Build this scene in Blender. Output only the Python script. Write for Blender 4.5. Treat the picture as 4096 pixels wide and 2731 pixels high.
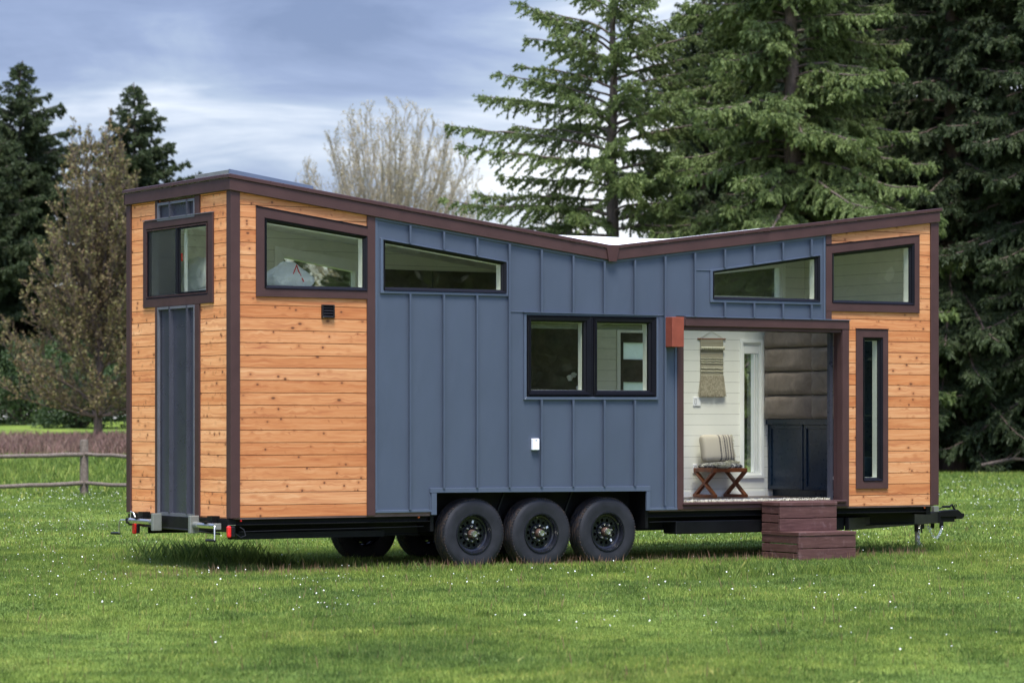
import bpy, bmesh, math, random
import numpy as np
from mathutils import Vector, Matrix
R = math.radians
random.seed(7)
RNG = np.random.default_rng(11)
scn = bpy.context.scene
for o in list(bpy.data.objects): bpy.data.objects.remove(o)

# ------------------------------------------------------------------ camera
cam = bpy.data.objects.new('camera', bpy.data.cameras.new('camera'))
scn.collection.objects.link(cam); scn.camera = cam
cam.location = (0, 0, 1.588); cam.rotation_euler = (R(90), 0, 0)
cam.data.sensor_width = 36; cam.data.lens = 104.905; cam.data.shift_y = 0.0791
cam.data.clip_start = 0.5; cam.data.clip_end = 6000
cam.data.dof.use_dof = True; cam.data.dof.focus_distance = 33.5; cam.data.dof.aperture_fstop = 3.2

# ------------------------------------------------------------------ sky, sun, exposure
SUN_EL, SUN_AZ = R(66), R(4)         # azimuth of the sun measured from -Y (behind the camera) towards +X
wd = bpy.data.worlds.new('World'); scn.world = wd; wd.use_nodes = True
wn, wl = wd.node_tree.nodes, wd.node_tree.links
wn.clear()
out = wn.new('ShaderNodeOutputWorld'); bg = wn.new('ShaderNodeBackground')
sky = wn.new('ShaderNodeTexSky'); sky.sky_type = 'NISHITA'; sky.sun_disc = False
sd = Vector((math.sin(SUN_AZ) * math.cos(SUN_EL), -math.cos(SUN_AZ) * math.cos(SUN_EL), math.sin(SUN_EL)))
sky.sun_elevation = SUN_EL; sky.sun_rotation = math.atan2(sd.x, sd.y)
sky.air_density = 1.0; sky.dust_density = 1.0; sky.ozone_density = 1.5
mul = wn.new('ShaderNodeVectorMath'); mul.operation = 'SCALE'; mul.inputs['Scale'].default_value = 0.10
wl.new(sky.outputs[0], mul.inputs[0])
tc = wn.new('ShaderNodeTexCoord')
def wnoise(scale, detail, vec, rough=0.5, dist=0.0):
    m = wn.new('ShaderNodeMapping'); m.inputs['Scale'].default_value = scale; m.inputs['Location'].default_value = vec
    wl.new(tc.outputs['Generated'], m.inputs[0])
    n = wn.new('ShaderNodeTexNoise'); n.inputs['Scale'].default_value = 1; n.inputs['Detail'].default_value = detail
    n.inputs['Roughness'].default_value = rough; n.inputs['Distortion'].default_value = dist
    wl.new(m.outputs[0], n.inputs['Vector']); return n.outputs['Fac']
def wramp(fac, stops):
    r = wn.new('ShaderNodeValToRGB'); e = r.color_ramp.elements
    while len(e) < len(stops): e.new(0.5)
    for i, (p, c) in enumerate(stops): e[i].position = p; e[i].color = (*c, 1)
    wl.new(fac, r.inputs[0]); return r.outputs[0]
def wmath(op, a, b):
    m = wn.new('ShaderNodeMath'); m.operation = op
    for i, q in enumerate((a, b)):
        if isinstance(q, (int, float)): m.inputs[i].default_value = q
        else: wl.new(q, m.inputs[i])
    return m.outputs[0]
sepw = wn.new('ShaderNodeSeparateXYZ'); wl.new(tc.outputs['Generated'], sepw.inputs[0])
n1 = wnoise((7, 7, 26), 7, (3.1, 0.4, 1.7), 0.56, 0.8)
n2 = wnoise((16, 16, 90), 6, (7.3, 2.2, 0.3), 0.55, 0.6)
# thicker, brighter cloud towards the horizon (a real cloud deck seen edge-on)
low = wmath('MULTIPLY', wmath('SUBTRACT', 0.13, sepw.outputs['Z']), 7.0)
side = wmath('MULTIPLY_ADD', wmath('MINIMUM', wmath('MAXIMUM', sepw.outputs['X'], -0.06), 0.09), 3.8); side.node.inputs[2].default_value = 0.02
cf = wmath('ADD', wmath('ADD', wmath('MULTIPLY', wmath('SUBTRACT', n1, 0.5), 1.7), wmath('MULTIPLY', wmath('SUBTRACT', n2, 0.5), 0.55)), wmath('ADD', low, side))
cf = wmath('ADD', cf, 0.43)
cloud = wramp(cf, [(0.0, (0.140, 0.180, 0.33)), (0.3, (0.225, 0.275, 0.45)), (0.54, (0.34, 0.40, 0.54)), (0.76, (0.58, 0.62, 0.72)), (0.95, (0.86, 0.87, 0.90))])
# an overcast sky is about three times brighter overhead than at the horizon
zen = wmath('MULTIPLY_ADD', wmath('MAXIMUM', wmath('SUBTRACT', sepw.outputs['Z'], 0.15), 0.0), 4.2)
zen.node.inputs[2].default_value = 1.0
sc_ = wn.new('ShaderNodeVectorMath'); sc_.operation = 'SCALE'; wl.new(cloud, sc_.inputs[0]); 
# and brighter on the sun's side of the sky
bk = wmath('MULTIPLY_ADD', wmath('MAXIMUM', wmath('MULTIPLY', sepw.outputs['Y'], -1.0), 0.0), 1.3); bk.node.inputs[2].default_value = 1.0; bk.node.inputs[1].default_value = 1.6
wl.new(wmath('MULTIPLY', wmath('MULTIPLY', zen, bk), 0.455), sc_.inputs['Scale'])
mx = wn.new('ShaderNodeMix'); mx.data_type = 'RGBA'; mx.inputs[0].default_value = 0.88
wl.new(mul.outputs[0], mx.inputs[6]); wl.new(sc_.outputs[0], mx.inputs[7])
wl.new(mx.outputs[2], bg.inputs[0]); bg.inputs[1].default_value = 1.0
wl.new(bg.outputs[0], out.inputs[0])

sun = bpy.data.objects.new('sun', bpy.data.lights.new('sun', 'SUN')); scn.collection.objects.link(sun)
sun.data.energy = 2.5; sun.data.angle = R(20); sun.data.color = (1.0, 0.95, 0.87)
sun.rotation_euler = sd.to_track_quat('Z', 'Y').to_euler()
scn.view_settings.view_transform = 'Standard'; scn.view_settings.look = 'None'
scn.view_settings.exposure = 1.52; scn.view_settings.gamma = 1
scn.render.engine = 'CYCLES'
scn.cycles.max_bounces = 10; scn.cycles.diffuse_bounces = 6; scn.cycles.transparent_max_bounces = 16

# ------------------------------------------------------------------ helpers
def link(o, parent=None):
    scn.collection.objects.link(o)
    if parent: o.parent = parent
    return o
def tag(o, label=None, cat=None, group=None, kind=None):
    if label: o['label'] = label
    if cat: o['category'] = cat
    if group: o['group'] = group
    if kind: o['kind'] = kind
    return o
def empty(name, loc=(0, 0, 0), rz=0, label=None, cat=None, group=None, parent=None):
    o = bpy.data.objects.new(name, None); o.empty_display_size = 0.2
    o.location = loc; o.rotation_euler = (0, 0, rz); link(o, parent)
    return tag(o, label, cat, group)
class MB:
    def __init__(s): s.v = []; s.f = []
    def add(s, vs, fs):
        n = len(s.v); s.v += [tuple(p) for p in vs]; s.f += [tuple(i + n for i in f) for f in fs]; return s
    def box(s, x0, x1, y0, y1, z0, z1):
        return s.add([(x0, y0, z0), (x1, y0, z0), (x1, y1, z0), (x0, y1, z0), (x0, y0, z1), (x1, y0, z1), (x1, y1, z1), (x0, y1, z1)],
                     [(0, 3, 2, 1), (4, 5, 6, 7), (0, 1, 5, 4), (1, 2, 6, 5), (2, 3, 7, 6), (3, 0, 4, 7)])
    def prism(s, pts, a, b, plane='s'):
        """extrude a polygon (list of (h, z)); plane 's': h = u, from v=a to v=b; plane 'e': h = v, from u=a to u=b"""
        n = len(pts)
        if plane == 's': vs = [(h, a, z) for h, z in pts] + [(h, b, z) for h, z in pts]
        elif plane == 'e': vs = [(a, h, z) for h, z in pts] + [(b, h, z) for h, z in pts]
        else: vs = [(h, z, a) for h, z in pts] + [(h, z, b) for h, z in pts]
        fs = [tuple(range(n)), tuple(range(2 * n - 1, n - 1, -1))] + [(i, i + n, (i + 1) % n + n, (i + 1) % n) for i in range(n)]
        return s.add(vs, fs)
    def ring(s, outer, inner, a, b, plane='s'):
        n = len(outer)
        for i in range(n):
            j = (i + 1) % n
            s.prism([outer[i], outer[j], inner[j], inner[i]], a, b, plane)
        return s
    def ringm(s, outer, inner, a, b, plane='s', a2=None):
        """one closed mitred frame; the inner edge's face may sit at another depth a2 (a sloped or stepped face)"""
        n = len(outer); a2 = a if a2 is None else a2
        def P(h, z, d): return (h, d, z) if plane == 's' else (d, h, z)
        vs = [P(*q, a) for q in outer] + [P(*q, a2) for q in inner] + [P(*q, b) for q in outer] + [P(*q, b) for q in inner]
        fs = []
        for i in range(n):
            j = (i + 1) % n
            fs += [(i, j, n + j, n + i), (2 * n + j, 2 * n + i, 3 * n + i, 3 * n + j), (j, i, 2 * n + i, 2 * n + j), (n + i, n + j, 3 * n + j, 3 * n + i)]
        return s.add(vs, fs)
    def tube(s, pts, r, n=8, caps=True, r1=None):
        pts = [Vector(p) for p in pts]; m = len(pts); base = len(s.v)
        r1 = r if r1 is None else r1
        t = (pts[1] - pts[0]).normalized(); up = Vector((0, 0, 1)) if abs(t.z) < .9 else Vector((1, 0, 0))
        x = t.cross(up).normalized()
        for i, p in enumerate(pts):
            t = (pts[min(i + 1, m - 1)] - pts[max(i - 1, 0)]).normalized()
            x = (x - t * x.dot(t)).normalized(); y = t.cross(x)
            rr = r + (r1 - r) * i / max(1, m - 1)
            for k in range(n):
                a = 2 * math.pi * k / n; s.v.append(tuple(p + (x * math.cos(a) + y * math.sin(a)) * rr))
        for i in range(m - 1):
            for k in range(n):
                k2 = (k + 1) % n; s.f.append((base + i * n + k, base + i * n + k2, base + (i + 1) * n + k2, base + (i + 1) * n + k))
        if caps:
            s.f.append(tuple(base + k for k in range(n - 1, -1, -1))); s.f.append(tuple(base + (m - 1) * n + k for k in range(n)))
        return s
    def lathe(s, prof, c, axis='y', n=48, closed=True):
        """prof: list of (radius, offset along axis)"""
        base = len(s.v); m = len(prof); c = Vector(c)
        for r, h in prof:
            for k in range(n):
                a = 2 * math.pi * k / n; ca, sa = math.cos(a) * r, math.sin(a) * r
                q = {'y': (ca, h, sa), 'x': (h, ca, sa), 'z': (ca, sa, h)}[axis]
                s.v.append(tuple(c + Vector(q)))
        rng = m if closed else m - 1
        for i in range(rng):
            i2 = (i + 1) % m
            for k in range(n):
                k2 = (k + 1) % n; s.f.append((base + i * n + k, base + i2 * n + k, base + i2 * n + k2, base + i * n + k2))
        if not closed:
            s.f.append(tuple(base + k for k in range(n))); s.f.append(tuple(base + (m - 1) * n + k for k in range(n - 1, -1, -1)))
        return s
    def build(s, name, mat, parent=None, smooth=False, bevel=0, seg=1):
        me = bpy.data.meshes.new(name); me.from_pydata(s.v, [], s.f); me.validate()
        bm = bmesh.new(); bm.from_mesh(me); bmesh.ops.recalc_face_normals(bm, faces=bm.faces); bm.to_mesh(me); bm.free()
        me.materials.append(mat)
        o = link(bpy.data.objects.new(name, me), parent)
        if smooth: shade(o, 35)
        if bevel:
            b = o.modifiers.new('bevel', 'BEVEL'); b.width = bevel; b.segments = seg; b.limit_method = 'ANGLE'; b.angle_limit = R(40)
        return o
def shade(o, ang=35):
    me = o.data
    me.polygons.foreach_set('use_smooth', np.ones(len(me.polygons), dtype=bool))
    bm = bmesh.new(); bm.from_mesh(me)
    for e in bm.edges:
        e.smooth = not (len(e.link_faces) == 2 and e.calc_face_angle(0) > R(ang))
    bm.to_mesh(me); bm.free()
def npmesh(name, verts, faces, k, mat, parent=None, attr=None, smooth=False, extra=None):
    """fast mesh from arrays; every face has k corners"""
    me = bpy.data.meshes.new(name)
    nv, nf = len(verts), len(faces)
    me.vertices.add(nv); me.vertices.foreach_set('co', np.ascontiguousarray(verts, dtype=np.float32).ravel())
    me.loops.add(nf * k); me.loops.foreach_set('vertex_index', np.ascontiguousarray(faces, dtype=np.int32).ravel())
    me.polygons.add(nf); me.polygons.foreach_set('loop_start', np.arange(0, nf * k, k, dtype=np.int32))
    try: me.polygons.foreach_set('loop_total', np.full(nf, k, dtype=np.int32))
    except Exception: pass
    if attr is not None:
        a = me.attributes.new('rnd', 'FLOAT', 'POINT'); a.data.foreach_set('value', np.ascontiguousarray(attr, dtype=np.float32))
    if extra is not None:
        a = me.attributes.new('tip', 'FLOAT', 'POINT'); a.data.foreach_set('value', np.ascontiguousarray(extra, dtype=np.float32))
    me.update(calc_edges=True)
    if smooth: me.polygons.foreach_set('use_smooth', np.ones(nf, dtype=bool))
    me.materials.append(mat)
    return link(bpy.data.objects.new(name, me), parent)

# ------------------------------------------------------------------ materials
class NT:
    def __init__(s, name):
        s.m = bpy.data.materials.new(name); s.m.use_nodes = True; s.n = s.m.node_tree.nodes; s.l = s.m.node_tree.links
        s.b = s.n['Principled BSDF']; s.out = s.n['Material Output']
        s._tc = None
    def tcoord(s, w='Object'):
        if s._tc is None: s._tc = s.n.new('ShaderNodeTexCoord')
        return s._tc.outputs[w]
    def pos(s): return s.n.new('ShaderNodeNewGeometry').outputs['Position']
    def set(s, sock, v):
        i = s.b.inputs[sock] if isinstance(sock, str) else sock
        if hasattr(v, 'is_linked') or isinstance(v, bpy.types.NodeSocket): s.l.new(v, i)
        else: i.default_value = (*v, 1) if isinstance(v, tuple) and len(v) == 3 and i.type == 'RGBA' else v
        return s
    def sep(s, v):
        n = s.n.new('ShaderNodeSeparateXYZ'); s.l.new(v, n.inputs[0]); return n.outputs
    def comb(s, *a):
        n = s.n.new('ShaderNodeCombineXYZ')
        for i, q in enumerate(a): s.set(n.inputs[i], q)
        return n.outputs[0]
    def math(s, op, a, b=0.0, c=None, clamp=False):
        n = s.n.new('ShaderNodeMath'); n.operation = op; n.use_clamp = clamp
        s.set(n.inputs[0], a); s.set(n.inputs[1], b)
        if c is not None: s.set(n.inputs[2], c)
        return n.outputs[0]
    def map(s, v, sc=(1, 1, 1), loc=(0, 0, 0)):
        n = s.n.new('ShaderNodeMapping'); s.l.new(v, n.inputs[0]); n.inputs['Scale'].default_value = sc; n.inputs['Location'].default_value = loc
        return n.outputs[0]
    def noise(s, v, scale=1, detail=3, rough=.5, dist=0, out='Fac'):
        n = s.n.new('ShaderNodeTexNoise'); s.l.new(v, n.inputs['Vector']); n.inputs['Scale'].default_value = scale
        n.inputs['Detail'].default_value = detail; n.inputs['Roughness'].default_value = rough; n.inputs['Distortion'].default_value = dist
        return n.outputs[out]
    def vor(s, v, scale=1, feat='F1', rnd=1.0):
        n = s.n.new('ShaderNodeTexVoronoi'); s.l.new(v, n.inputs['Vector']); n.inputs['Scale'].default_value = scale
        n.feature = feat; n.inputs['Randomness'].default_value = rnd
        return n.outputs
    def white(s, v):
        n = s.n.new('ShaderNodeTexWhiteNoise'); n.noise_dimensions = '1D'; s.l.new(v, n.inputs['W']); return n.outputs['Value']
    def ramp(s, f, stops, interp='LINEAR'):
        r = s.n.new('ShaderNodeValToRGB'); e = r.color_ramp.elements; r.color_ramp.interpolation = interp
        while len(e) < len(stops): e.new(0.5)
        for i, (p, c) in enumerate(stops):
            e[i].position = p; e[i].color = (*c, 1) if isinstance(c, tuple) else (c, c, c, 1)
        s.l.new(f, r.inputs[0]); return r.outputs[0]
    def mix(s, f, a, b, mode='MIX'):
        n = s.n.new('ShaderNodeMix'); n.data_type = 'RGBA'; n.blend_type = mode
        s.set(n.inputs[0], f); s.set(n.inputs[6], a); s.set(n.inputs[7], b); return n.outputs[2]
    def attr(s, name):
        n = s.n.new('ShaderNodeAttribute'); n.attribute_name = name; return n.outputs['Fac']
    def bump(s, h, dist=.01, st=.5):
        n = s.n.new('ShaderNodeBump'); n.inputs['Distance'].default_value = dist; n.inputs['Strength'].default_value = st
        s.l.new(h, n.inputs['Height']); s.l.new(n.outputs[0], s.b.inputs['Normal']); return s
def pmat(name, col, rough=.5, metal=0, var=.12, scale=6, bump=0, bscale=80, spec=None):
    t = NT(name); o = t.tcoord()
    n = t.noise(o, scale, 5, .6)
    lo = tuple(c * (1 - var) for c in col); hi = tuple(min(1, c * (1 + var)) for c in col)
    t.set('Base Color', t.ramp(n, [(.3, lo), (.7, hi)])); t.set('Roughness', t.math('MULTIPLY_ADD', t.noise(o, scale * 3, 4), .25, rough - .12)); t.set('Metallic', metal)
    if spec is not None: t.set('Specular IOR Level', spec)
    if bump: t.bump(t.noise(o, bscale, 4, .6), bump, .6)
    return t.m

def cedar(name, off, tone=1.0, zoff=.586, pitch=.1318):
    t = NT(name); x, y, z = t.sep(t.tcoord())
    a = t.math('ADD', x, y)
    row = t.math('FLOOR', t.math('DIVIDE', t.math('SUBTRACT', z, zoff), pitch))
    rr = t.math('ADD', row, float(off))
    r1 = t.white(rr); r2 = t.white(t.math('ADD', rr, 311.7)); r3 = t.white(t.math('ADD', rr, 97.3))
    sh = t.math('MULTIPLY', r1, 37.0)
    # knots
    kv = t.comb(t.math('ADD', t.math('MULTIPLY', a, t.math('MULTIPLY_ADD', r2, 6.0, 5.0)), sh), t.math('ADD', t.math('MULTIPLY', z, 10.0), sh), 0.0)
    v = t.vor(kv, 1.0)
    kd = v['Distance']
    keep = t.math('GREATER_THAN', t.sep(v['Color'])[0], .22)
    warp = t.math('MULTIPLY', t.math('SMOOTH_MIN', kd, .55, .2), .05)
    gv = t.comb(t.math('ADD', t.math('MULTIPLY', a, 1.3), sh), t.math('MULTIPLY', t.math('ADD', z, warp), 26.0), sh)
    grain = t.noise(gv, 1.0, 4, .6, .8)
    fine = t.noise(t.comb(t.math('MULTIPLY', a, 5.0), t.math('MULTIPLY', z, 190.0), sh), 1.0, 3, .7)
    col = t.ramp(grain, [(.25, (.40 * tone, .140 * tone, .058 * tone)), (.48, (.58 * tone, .252 * tone, .098 * tone)), (.75, (.70 * tone, .375 * tone, .175 * tone))])
    # per-board tone: some reddish, some pale
    bt = t.ramp(r3, [(0.0, (.84, .70, .60)), (.3, (.93, .87, .82)), (.55, (1.0, 1.0, 1.0)), (.8, (1.04, 1.12, 1.22)), (1.0, (.93, .80, .70))])
    col = t.mix(1.0, col, bt, 'MULTIPLY')
    col = t.mix(t.math('MULTIPLY', t.math('SUBTRACT', fine, .35, clamp=True), .55), col, (.30, .10, .035))
    # streaks: short slanted marks
    sv = t.vor(t.comb(t.math('ADD', t.math('MULTIPLY', a, 16.0), t.math('MULTIPLY', z, 9.0)), t.math('ADD', t.math('MULTIPLY', z, 11.0), sh), 4.0), 1.0)
    smask = t.math('MULTIPLY', t.math('MULTIPLY', t.math('LESS_THAN', t.sep(sv['Color'])[1], .24), t.math('GREATER_THAN', r2, .45)), t.ramp(sv['Distance'], [(.05, 1.0), (.26, 0.0)]))
    col = t.mix(t.math('MULTIPLY', smask, .65), col, (.27, .085, .03))
    halo = t.math('MULTIPLY', t.ramp(kd, [(.10, 1.0), (.40, 0.0)]), keep)
    col = t.mix(t.math('MULTIPLY', halo, .55), col, (.36, .12, .04))
    core = t.math('MULTIPLY', t.ramp(kd, [(.075, 1.0), (.17, 0.0)]), keep)
    col = t.mix(t.math('MULTIPLY', core, .85), col, (.075, .026, .014))
    t.set('Base Color', col); t.set('Roughness', .52); t.set('Specular IOR Level', .35)
    t.bump(t.math('ADD', fine, grain), .0015, .35)
    return t.m
M = {}
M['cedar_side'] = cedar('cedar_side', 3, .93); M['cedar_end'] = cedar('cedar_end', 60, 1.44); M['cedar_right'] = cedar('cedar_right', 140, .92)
M['groove'] = pmat('board_groove', (.12, .048, .022), .8)
M['brown'] = pmat('brown_painted_trim', (.056, .0275, .0255), .5, var=.14, scale=3, bump=.0015, bscale=60, spec=.3)
M['drip'] = pmat('brown_metal_edge', (.068, .034, .032), .3, .2, var=.06, spec=.4)
def bluemat(name, dark=1.0):
    t = NT(name); o = t.tcoord()
    big = t.noise(t.map(o, (1.3, 1, .7)), 1.2, 3, .5); sm = t.noise(o, 160, 2, .6)
    c1 = tuple(q * dark for q in (.062, .079, .112)); c2 = tuple(q * dark for q in (.070, .089, .126))
    t.set('Base Color', t.ramp(big, [(.3, c1), (.7, c2)])); t.set('Metallic', .15)
    t.set('Roughness', t.math('MULTIPLY_ADD', sm, .12, .34)); t.set('Specular IOR Level', .5)
    t.bump(t.math('MULTIPLY_ADD', sm, .012, t.noise(t.map(o, (2.2, 1, .9)), 2.0, 2, .5)), .022, .35)
    return t.m
M['blue'] = bluemat('slate_blue_metal'); M['bluetrim'] = bluemat('slate_blue_trim', 1.15)
M['chan'] = pmat('grey_ribbed_metal', (.075, .078, .10), .3, .5, var=.10, scale=2)
M['chan_edge'] = pmat('grey_metal_edge', (.15, .15, .17), .4, .3)
M['black'] = pmat('black_vinyl', (.006, .006, .009), .36, var=.1, spec=.16)
M['chassis'] = pmat('black_chassis_paint', (.005, .005, .0055), .45, var=.3, scale=3, spec=.2)
M['white'] = pmat('white_vinyl', (.84, .85, .83), .4, var=.03)
M['white_paint'] = pmat('white_paint', (.84, .84, .81), .5, var=.04)
M['tpo'] = pmat('white_roof_membrane', (.82, .83, .85), .55, var=.04)
def shiplap(name, col, pitch, z0, ax=2):
    t = NT(name); x, y, z = t.sep(t.tcoord())
    fr = t.math('FRACT', t.math('DIVIDE', t.math('SUBTRACT', z, z0), pitch))
    ln = t.math('LESS_THAN', fr, .03)
    base = t.ramp(t.noise(t.tcoord(), 3, 3), [(.3, tuple(c * .94 for c in col)), (.7, col)])
    t.set('Base Color', t.mix(ln, base, tuple(c * .35 for c in col))); t.set('Roughness', .5)
    return t.m
M['shiplap'] = shiplap('white_shiplap', (.76, .76, .71), .1345, .885)
M['cream'] = shiplap('cream_shiplap', (.78, .78, .66), .1345, .885)
M['ceil'] = pmat('ceiling_boards', (.78, .78, .72), .6)
M['floor'] = pmat('dark_wood_floor', (.13, .085, .075), .4, var=.3, scale=4)
M['navy'] = pmat('navy_cabinet_paint', (.010, .024, .048), .3, var=.08, spec=.35)
M['darkwall'] = pmat('dark_stone_tile', (.06, .05, .04), .5, var=.6, scale=5)
M['velvet'] = None
t = NT('taupe_velvet'); o_ = t.tcoord()
t.set('Base Color', t.ramp(t.noise(o_, 5, 6, .65, 1.2), [(.3, (.15, .115, .092)), (.7, (.24, .19, .155))])); t.set('Roughness', .85)
t.set('Sheen Weight', .15); t.bump(t.noise(o_, 9, 4, .6, .8), .01, .4); M['velvet'] = t.m
M['copper'] = pmat('copper_sheet', (.30, .075, .045), .38, .35, var=.2, scale=5)
M['tyre'] = None
t = NT('tyre_rubber'); o_ = t.tcoord()
x_, y_, z_ = t.sep(o_); rad = t.math('SQRT', t.math('ADD', t.math('MULTIPLY', x_, x_), t.math('MULTIPLY', z_, z_)))
dirt = t.math('MULTIPLY', t.math('GREATER_THAN', rad, .375), t.ramp(t.noise(o_, 26, 6, .7), [(.48, 0.0), (.58, 1.0)]))
base = t.ramp(t.noise(o_, 8, 4), [(.3, (.010, .011, .014)), (.7, (.019, .020, .025))])
t.set('Base Color', t.mix(t.math('MULTIPLY', dirt, .6), base, (.07, .045, .03))); t.set('Roughness', .66); t.set('Specular IOR Level', .3)
t.bump(t.math('MULTIPLY', t.math('SINE', t.math('MULTIPLY', rad, 330)), .5), .002, .25); M['tyre'] = t.m
M['rim'] = pmat('gloss_black_steel', (.008, .009, .013), .2, var=.1, spec=.42)
M['chrome'] = pmat('zinc_plated_steel', (.62, .62, .58), .22, .9, var=.08)
M['hub'] = pmat('greased_hub', (.10, .06, .045), .45, .3, var=.3)
M['galv'] = pmat('galvanised_jack', (.20, .21, .185), .42, .3, var=.12)
M['red'] = pmat('red_lens', (.62, .02, .02), .12, var=.2, scale=40)
M['amber'] = pmat('amber_lens', (.45, .09, .02), .2)
M['plastic'] = pmat('white_plastic', (.80, .81, .85), .35, var=.02)
M['blackplastic'] = pmat('black_plastic', (.008, .0075, .009), .4, spec=.3)
M['stain'] = None
t = NT('red_brown_stained_wood'); o_ = t.tcoord()
g = t.noise(t.map(o_, (2.5, 2.5, 26)), 1.5, 5, .65, .7); w = t.noise(o_, 9, 5, .65)
c_ = t.ramp(g, [(.3, (.050, .018, .015)), (.55, (.082, .034, .029)), (.8, (.130, .064, .056))])
t.set('Base Color', t.mix(t.ramp(w, [(.56, 0.0), (.72, .35)]), c_, (.24, .16, .155))); t.set('Roughness', .6); t.bump(g, .003, .4); M['stain'] = t.m
M['stool'] = pmat('reddish_stool_wood', (.20, .065, .024), .32, var=.35, scale=12)
M['fence'] = None
t = NT('weathered_fence_wood'); o_ = t.tcoord()
g = t.noise(t.map(o_, (3, 3, 3)), 6, 6, .7, 1.0)
t.set('Base Color', t.ramp(g, [(.3, (.065, .048, .037)), (.5, (.13, .10, .078)), (.7, (.21, .175, .14))])); t.set('Roughness', .85); t.bump(g, .01, .6); M['fence'] = t.m
M['bark'] = None
def bark(name, c1, c2):
    t = NT(name); o_ = t.tcoord(); g = t.noise(t.map(o_, (3, 3, .8)), 5, 6, .7, .6)
    t.set('Base Color', t.ramp(g, [(.3, c1), (.7, c2)])); t.set('Roughness', .9); t.bump(g, .03, .6); return t.m
M['bark_fir'] = bark('fir_bark', (.045, .035, .028), (.15, .115, .09)); M['bark_bare'] = bark('bare_tree_bark', (.20, .17, .115), (.34, .30, .21))
M['bark_red'] = bark('brown_bark', (.05, .035, .028), (.13, .09, .07))

def glassmat():
    m = bpy.data.materials.new('window_glass'); m.use_nodes = True; n, l = m.node_tree.nodes, m.node_tree.links; n.clear()
    o = n.new('ShaderNodeOutputMaterial'); tr = n.new('ShaderNodeBsdfTransparent'); tr.inputs[0].default_value = (.92, .935, .88, 1)
    gl = n.new('ShaderNodeBsdfGlossy'); gl.inputs['Roughness'].default_value = .01; gl.inputs[0].default_value = (.92, .96, .94, 1)
    fr = n.new('ShaderNodeFresnel'); fr.inputs[0].default_value = 1.5
    ma = n.new('ShaderNodeMath'); ma.operation = 'MULTIPLY_ADD'; ma.inputs[1].default_value = 2.2; ma.inputs[2].default_value = .04; ma.use_clamp = True
    mx = n.new('ShaderNodeMixShader'); l.new(fr.outputs[0], ma.inputs[0]); gm = n.new('ShaderNodeNewGeometry'); iv = n.new('ShaderNodeMath'); iv.operation = 'SUBTRACT'; iv.inputs[0].default_value = 1.0; l.new(gm.outputs['Backfacing'], iv.inputs[1])
    pr = n.new('ShaderNodeMath'); pr.operation = 'MULTIPLY'; l.new(ma.outputs[0], pr.inputs[0]); l.new(iv.outputs[0], pr.inputs[1]); l.new(pr.outputs[0], mx.inputs[0])
    bp = n.new('ShaderNodeBump'); nz = n.new('ShaderNodeTexNoise'); nz.inputs['Scale'].default_value = 2.5; bp.inputs['Distance'].default_value = .004; bp.inputs['Strength'].default_value = .07
    tc = n.new('ShaderNodeTexCoord'); l.new(tc.outputs['Object'], nz.inputs['Vector']); l.new(nz.outputs['Fac'], bp.inputs['Height']); l.new(bp.outputs[0], gl.inputs['Normal'])
    l.new(tr.outputs[0], mx.inputs[1]); l.new(gl.outputs[0], mx.inputs[2]); l.new(mx.outputs[0], o.inputs[0]); return m
M['glass'] = glassmat()
t = NT('frosted_glass'); t.set('Base Color', (.75, .85, .80)); t.set('Roughness', .4); t.set('Transmission Weight', .0)
tl = t.n.new('ShaderNodeBsdfTranslucent'); tl.inputs[0].default_value = (.95, .98, .95, 1); mm = t.n.new('ShaderNodeMixShader'); mm.inputs[0].default_value = .92
t.l.new(t.b.outputs[0], mm.inputs[1]); t.l.new(tl.outputs[0], mm.inputs[2]); t.l.new(mm.outputs[0], t.out.inputs[0]); M['frost'] = t.m

def leafmat(name, stops, rough=.6, trans=.25, patch=.35, spec=.3):
    t = NT(name); r = t.attr('rnd'); p = t.noise(t.pos(), patch, 3)
    f = t.math('ADD', t.math('MULTIPLY', r, .65), t.math('MULTIPLY', p, .45))
    c = t.ramp(f, stops); t.set('Base Color', c); t.set('Roughness', rough); t.set('Specular IOR Level', spec)
    tl = t.n.new('ShaderNodeBsdfTranslucent'); t.l.new(c, tl.inputs[0]); mm = t.n.new('ShaderNodeMixShader'); mm.inputs[0].default_value = trans
    t.l.new(t.b.outputs[0], mm.inputs[1]); t.l.new(tl.outputs[0], mm.inputs[2]); t.l.new(mm.outputs[0], t.out.inputs[0]); return t.m
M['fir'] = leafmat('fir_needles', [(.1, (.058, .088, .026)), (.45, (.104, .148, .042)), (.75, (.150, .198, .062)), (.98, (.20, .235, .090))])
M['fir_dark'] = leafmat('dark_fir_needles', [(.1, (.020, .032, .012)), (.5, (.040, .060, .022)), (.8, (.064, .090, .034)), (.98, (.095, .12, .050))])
M['bud'] = leafmat('budding_twigs', [(.1, (.22, .17, .09)), (.5, (.33, .28, .14)), (.95, (.42, .38, .22))])
M['bud_green'] = leafmat('green_tan_buds', [(.1, (.14, .085, .05)), (.5, (.19, .145, .065)), (.95, (.20, .21, .07))])
M['shrub'] = leafmat('shrub_leaves', [(.1, (.018, .032, .012)), (.5, (.05, .085, .03)), (.95, (.10, .14, .05))])
M['brush'] = leafmat('dry_brush', [(.1, (.12, .062, .050)), (.5, (.20, .115, .095)), (.95, (.26, .18, .13))])
M['reed'] = leafmat('red_grass_stalks', [(.1, (.16, .08, .05)), (.95, (.27, .17, .10))])

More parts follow.
